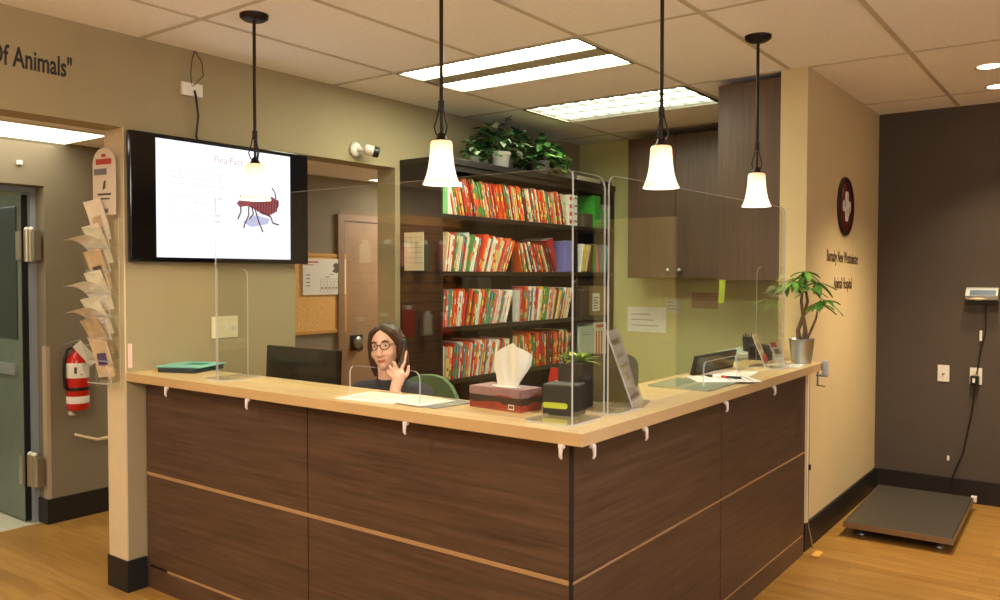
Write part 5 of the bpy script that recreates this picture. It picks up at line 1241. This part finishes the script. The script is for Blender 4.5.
# platform scale
t = thing('floor_scale', 'flat grey platform scale on the wooden floor by the dark wall', 'scale', (-1.005, 5.74, 0), R(1.5))
m = M(); m.bbox(-0.285, 0.285, -0.535, 0.535, 0.058, 0.092, 0.004); m.obj('platform', pm('grey_brown_rubber', (66, 62, 54), 0.45, var=0.1, scale=30), t)
m = M()
for a in ((-0.293, 0.293, -0.539, -0.533), (-0.293, 0.293, 0.533, 0.539)): m.box(a[0], a[1], a[2], a[3], 0.056, 0.090)
for a in ((-0.294, -0.289), (0.289, 0.294)): m.box(a[0], a[1], -0.535, 0.535, 0.056, 0.090)
m.obj('edge_strip', pm('bronze_aluminium', (150, 128, 98), 0.4, metal=0.6), t)
for x in (-0.21, 0.21):
    for y in (-0.45, 0.45):
        m = M(); m.lathe([(0.0, 0.0), (0.028, 0.0), (0.03, 0.014), (0.012, 0.02), (0.012, 0.058)], 18, mx=T(x, y, 0)); m.obj('leg', STEEL, t)
m = M(); m.bbox(0.275, 0.31, 0.52, 0.56, 0.06, 0.098, 0.005); m.obj('corner_cap', WHT, t)

# ------------------------------------------------------------------ pet-goods slat wall on the hall side of the waiting area (mirrored in the guards)
t = thing('slat_wall_display', 'wooden slat wall panel hung with pet goods', 'display', (-5.35, -1.45, 0.16))
m = M(); m.box(0.0, 0.03, -1.1, 1.12, 0, 1.88); m.obj('slat_panel', slats('slatwall_maple', (120, 78, 40), (156, 104, 56), 0.095), t)
m = M(); m.bbox(0.0, 0.05, -1.12, 1.14, 1.88, 1.97, 0.004); m.obj('top_rail', pm('honey_rail', (176, 128, 72), 0.5), t)
rg = random.Random(21)
GM2 = [BLKM, RED, pm('navy_nylon', (40, 46, 70), 0.7), WHT, pm('olive_pack', (100, 110, 70), 0.6), pm('rose_pack', (190, 110, 110), 0.6)]
for i in range(16):
    y = -1.0 + (i % 8)*0.28 + rg.uniform(-.05, .05); z = 1.45 - (i//8)*0.6 + rg.uniform(-.08, .08); mt = rg.choice(GM2)
    q = thing('pet_goods_pack', 'pet goods packet hanging on the slat wall', 'packet', (-5.315, -1.45+y, 0.16+z), 0, 'packets on the slat wall')
    m = M(); m.tube([(0, 0, 0.2), (0.12, 0, 0.205)], 0.004, 6); m.obj('peg', STEEL, q)
    m = M(); w = rg.uniform(.05, .09); h = rg.uniform(.14, .26); m.bbox(0.04, 0.09, -w, w, 0.19-h, 0.19, 0.008); m.obj('pack', mt, q)
    m = M(); m.box(0.04, 0.09, -w*.5, w*.5, 0.188, 0.225); m.obj('header_card', WHTP, q)

wn = bpy.data.objects.new('window_1', None); C.objects.link(wn); wn.location = (3.2, 0.6, 0.85); struct(wn)
m = M()
for a in ((-1.0, -0.94, 0, 1.4), (0.94, 1.0, 0, 1.4), (-.94, .94, 0, .06), (-.94, .94, 1.34, 1.4), (-.03, .03, .06, 1.34)): m.box(-0.04, 0.0, *a)
m.obj('frame', WHT, wn)
m = M(); m.box(-0.012, -0.006, -0.94, 0.94, 0.06, 1.34); m.obj('pane', emit('overcast_daylight', (190, 214, 255), 9.0), wn)
# ------------------------------------------------------------------ hall and back room light, world, camera
lamp('AREA', 'hall_panel_lamp', (-5.12, 1.96, 2.38), 5, (1.0, 0.90, 0.70), 0.5, None, None, 1.1)
lamp('AREA', 'added_hall_lamp', (-4.62, 5.95, 2.385), 45, (1.0, 0.88, 0.76), 0.5)  # fill for the added square hall light, hidden from the camera
lamp('AREA', 'added_slat_wall_lamp', (-4.6, -1.3, 2.38), 55, (1.0, 0.88, 0.70), 0.5)  # unseen fill added so the slat wall shows in the guards
lamp('AREA', 'added_back_room_lamp', (-6.8, 1.6, 2.38), 30, (0.95, 1.0, 0.85), 0.6)  # unseen fill added to give the back room some light
w = bpy.data.worlds.new('room_world'); bpy.context.scene.world = w; w.use_nodes = True
w.node_tree.nodes['Background'].inputs['Color'].default_value = (1.0, 0.8, 0.55, 1); w.node_tree.nodes['Background'].inputs['Strength'].default_value = 0.05

cam = bpy.data.cameras.new('camera'); co = bpy.data.objects.new('camera', cam); C.objects.link(co)
cam.sensor_fit = 'HORIZONTAL'; cam.sensor_width = 36.0; cam.lens = 825.74/1000*36.0; cam.clip_start = 0.02
pit, yaw, rol = -3.00613766e-02, -6.39600056e-01, 1.4e-3
fw = Vector((math.sin(yaw)*math.cos(pit), math.cos(yaw)*math.cos(pit), math.sin(pit)))
rt = Vector((math.cos(yaw), -math.sin(yaw), 0)); uu = rt.cross(fw)
r2 = rt*math.cos(rol) + uu*math.sin(rol); u2 = -rt*math.sin(rol) + uu*math.cos(rol)
co.matrix_world = Matrix(((r2.x, u2.x, -fw.x, 0), (r2.y, u2.y, -fw.y, 0), (r2.z, u2.z, -fw.z, 1.57), (0, 0, 0, 1)))
sc = bpy.context.scene; sc.camera = co
sc.view_settings.view_transform = 'Standard'; sc.view_settings.look = 'None'; sc.view_settings.gamma = 1; sc.view_settings.use_curve_mapping = False
sc.view_settings.exposure = 0.0
sc.cycles.max_bounces = 10; sc.cycles.diffuse_bounces = 5; sc.cycles.transparent_max_bounces = 32; sc.cycles.glossy_bounces = 4
sc.cycles.sample_clamp_indirect = 6.0
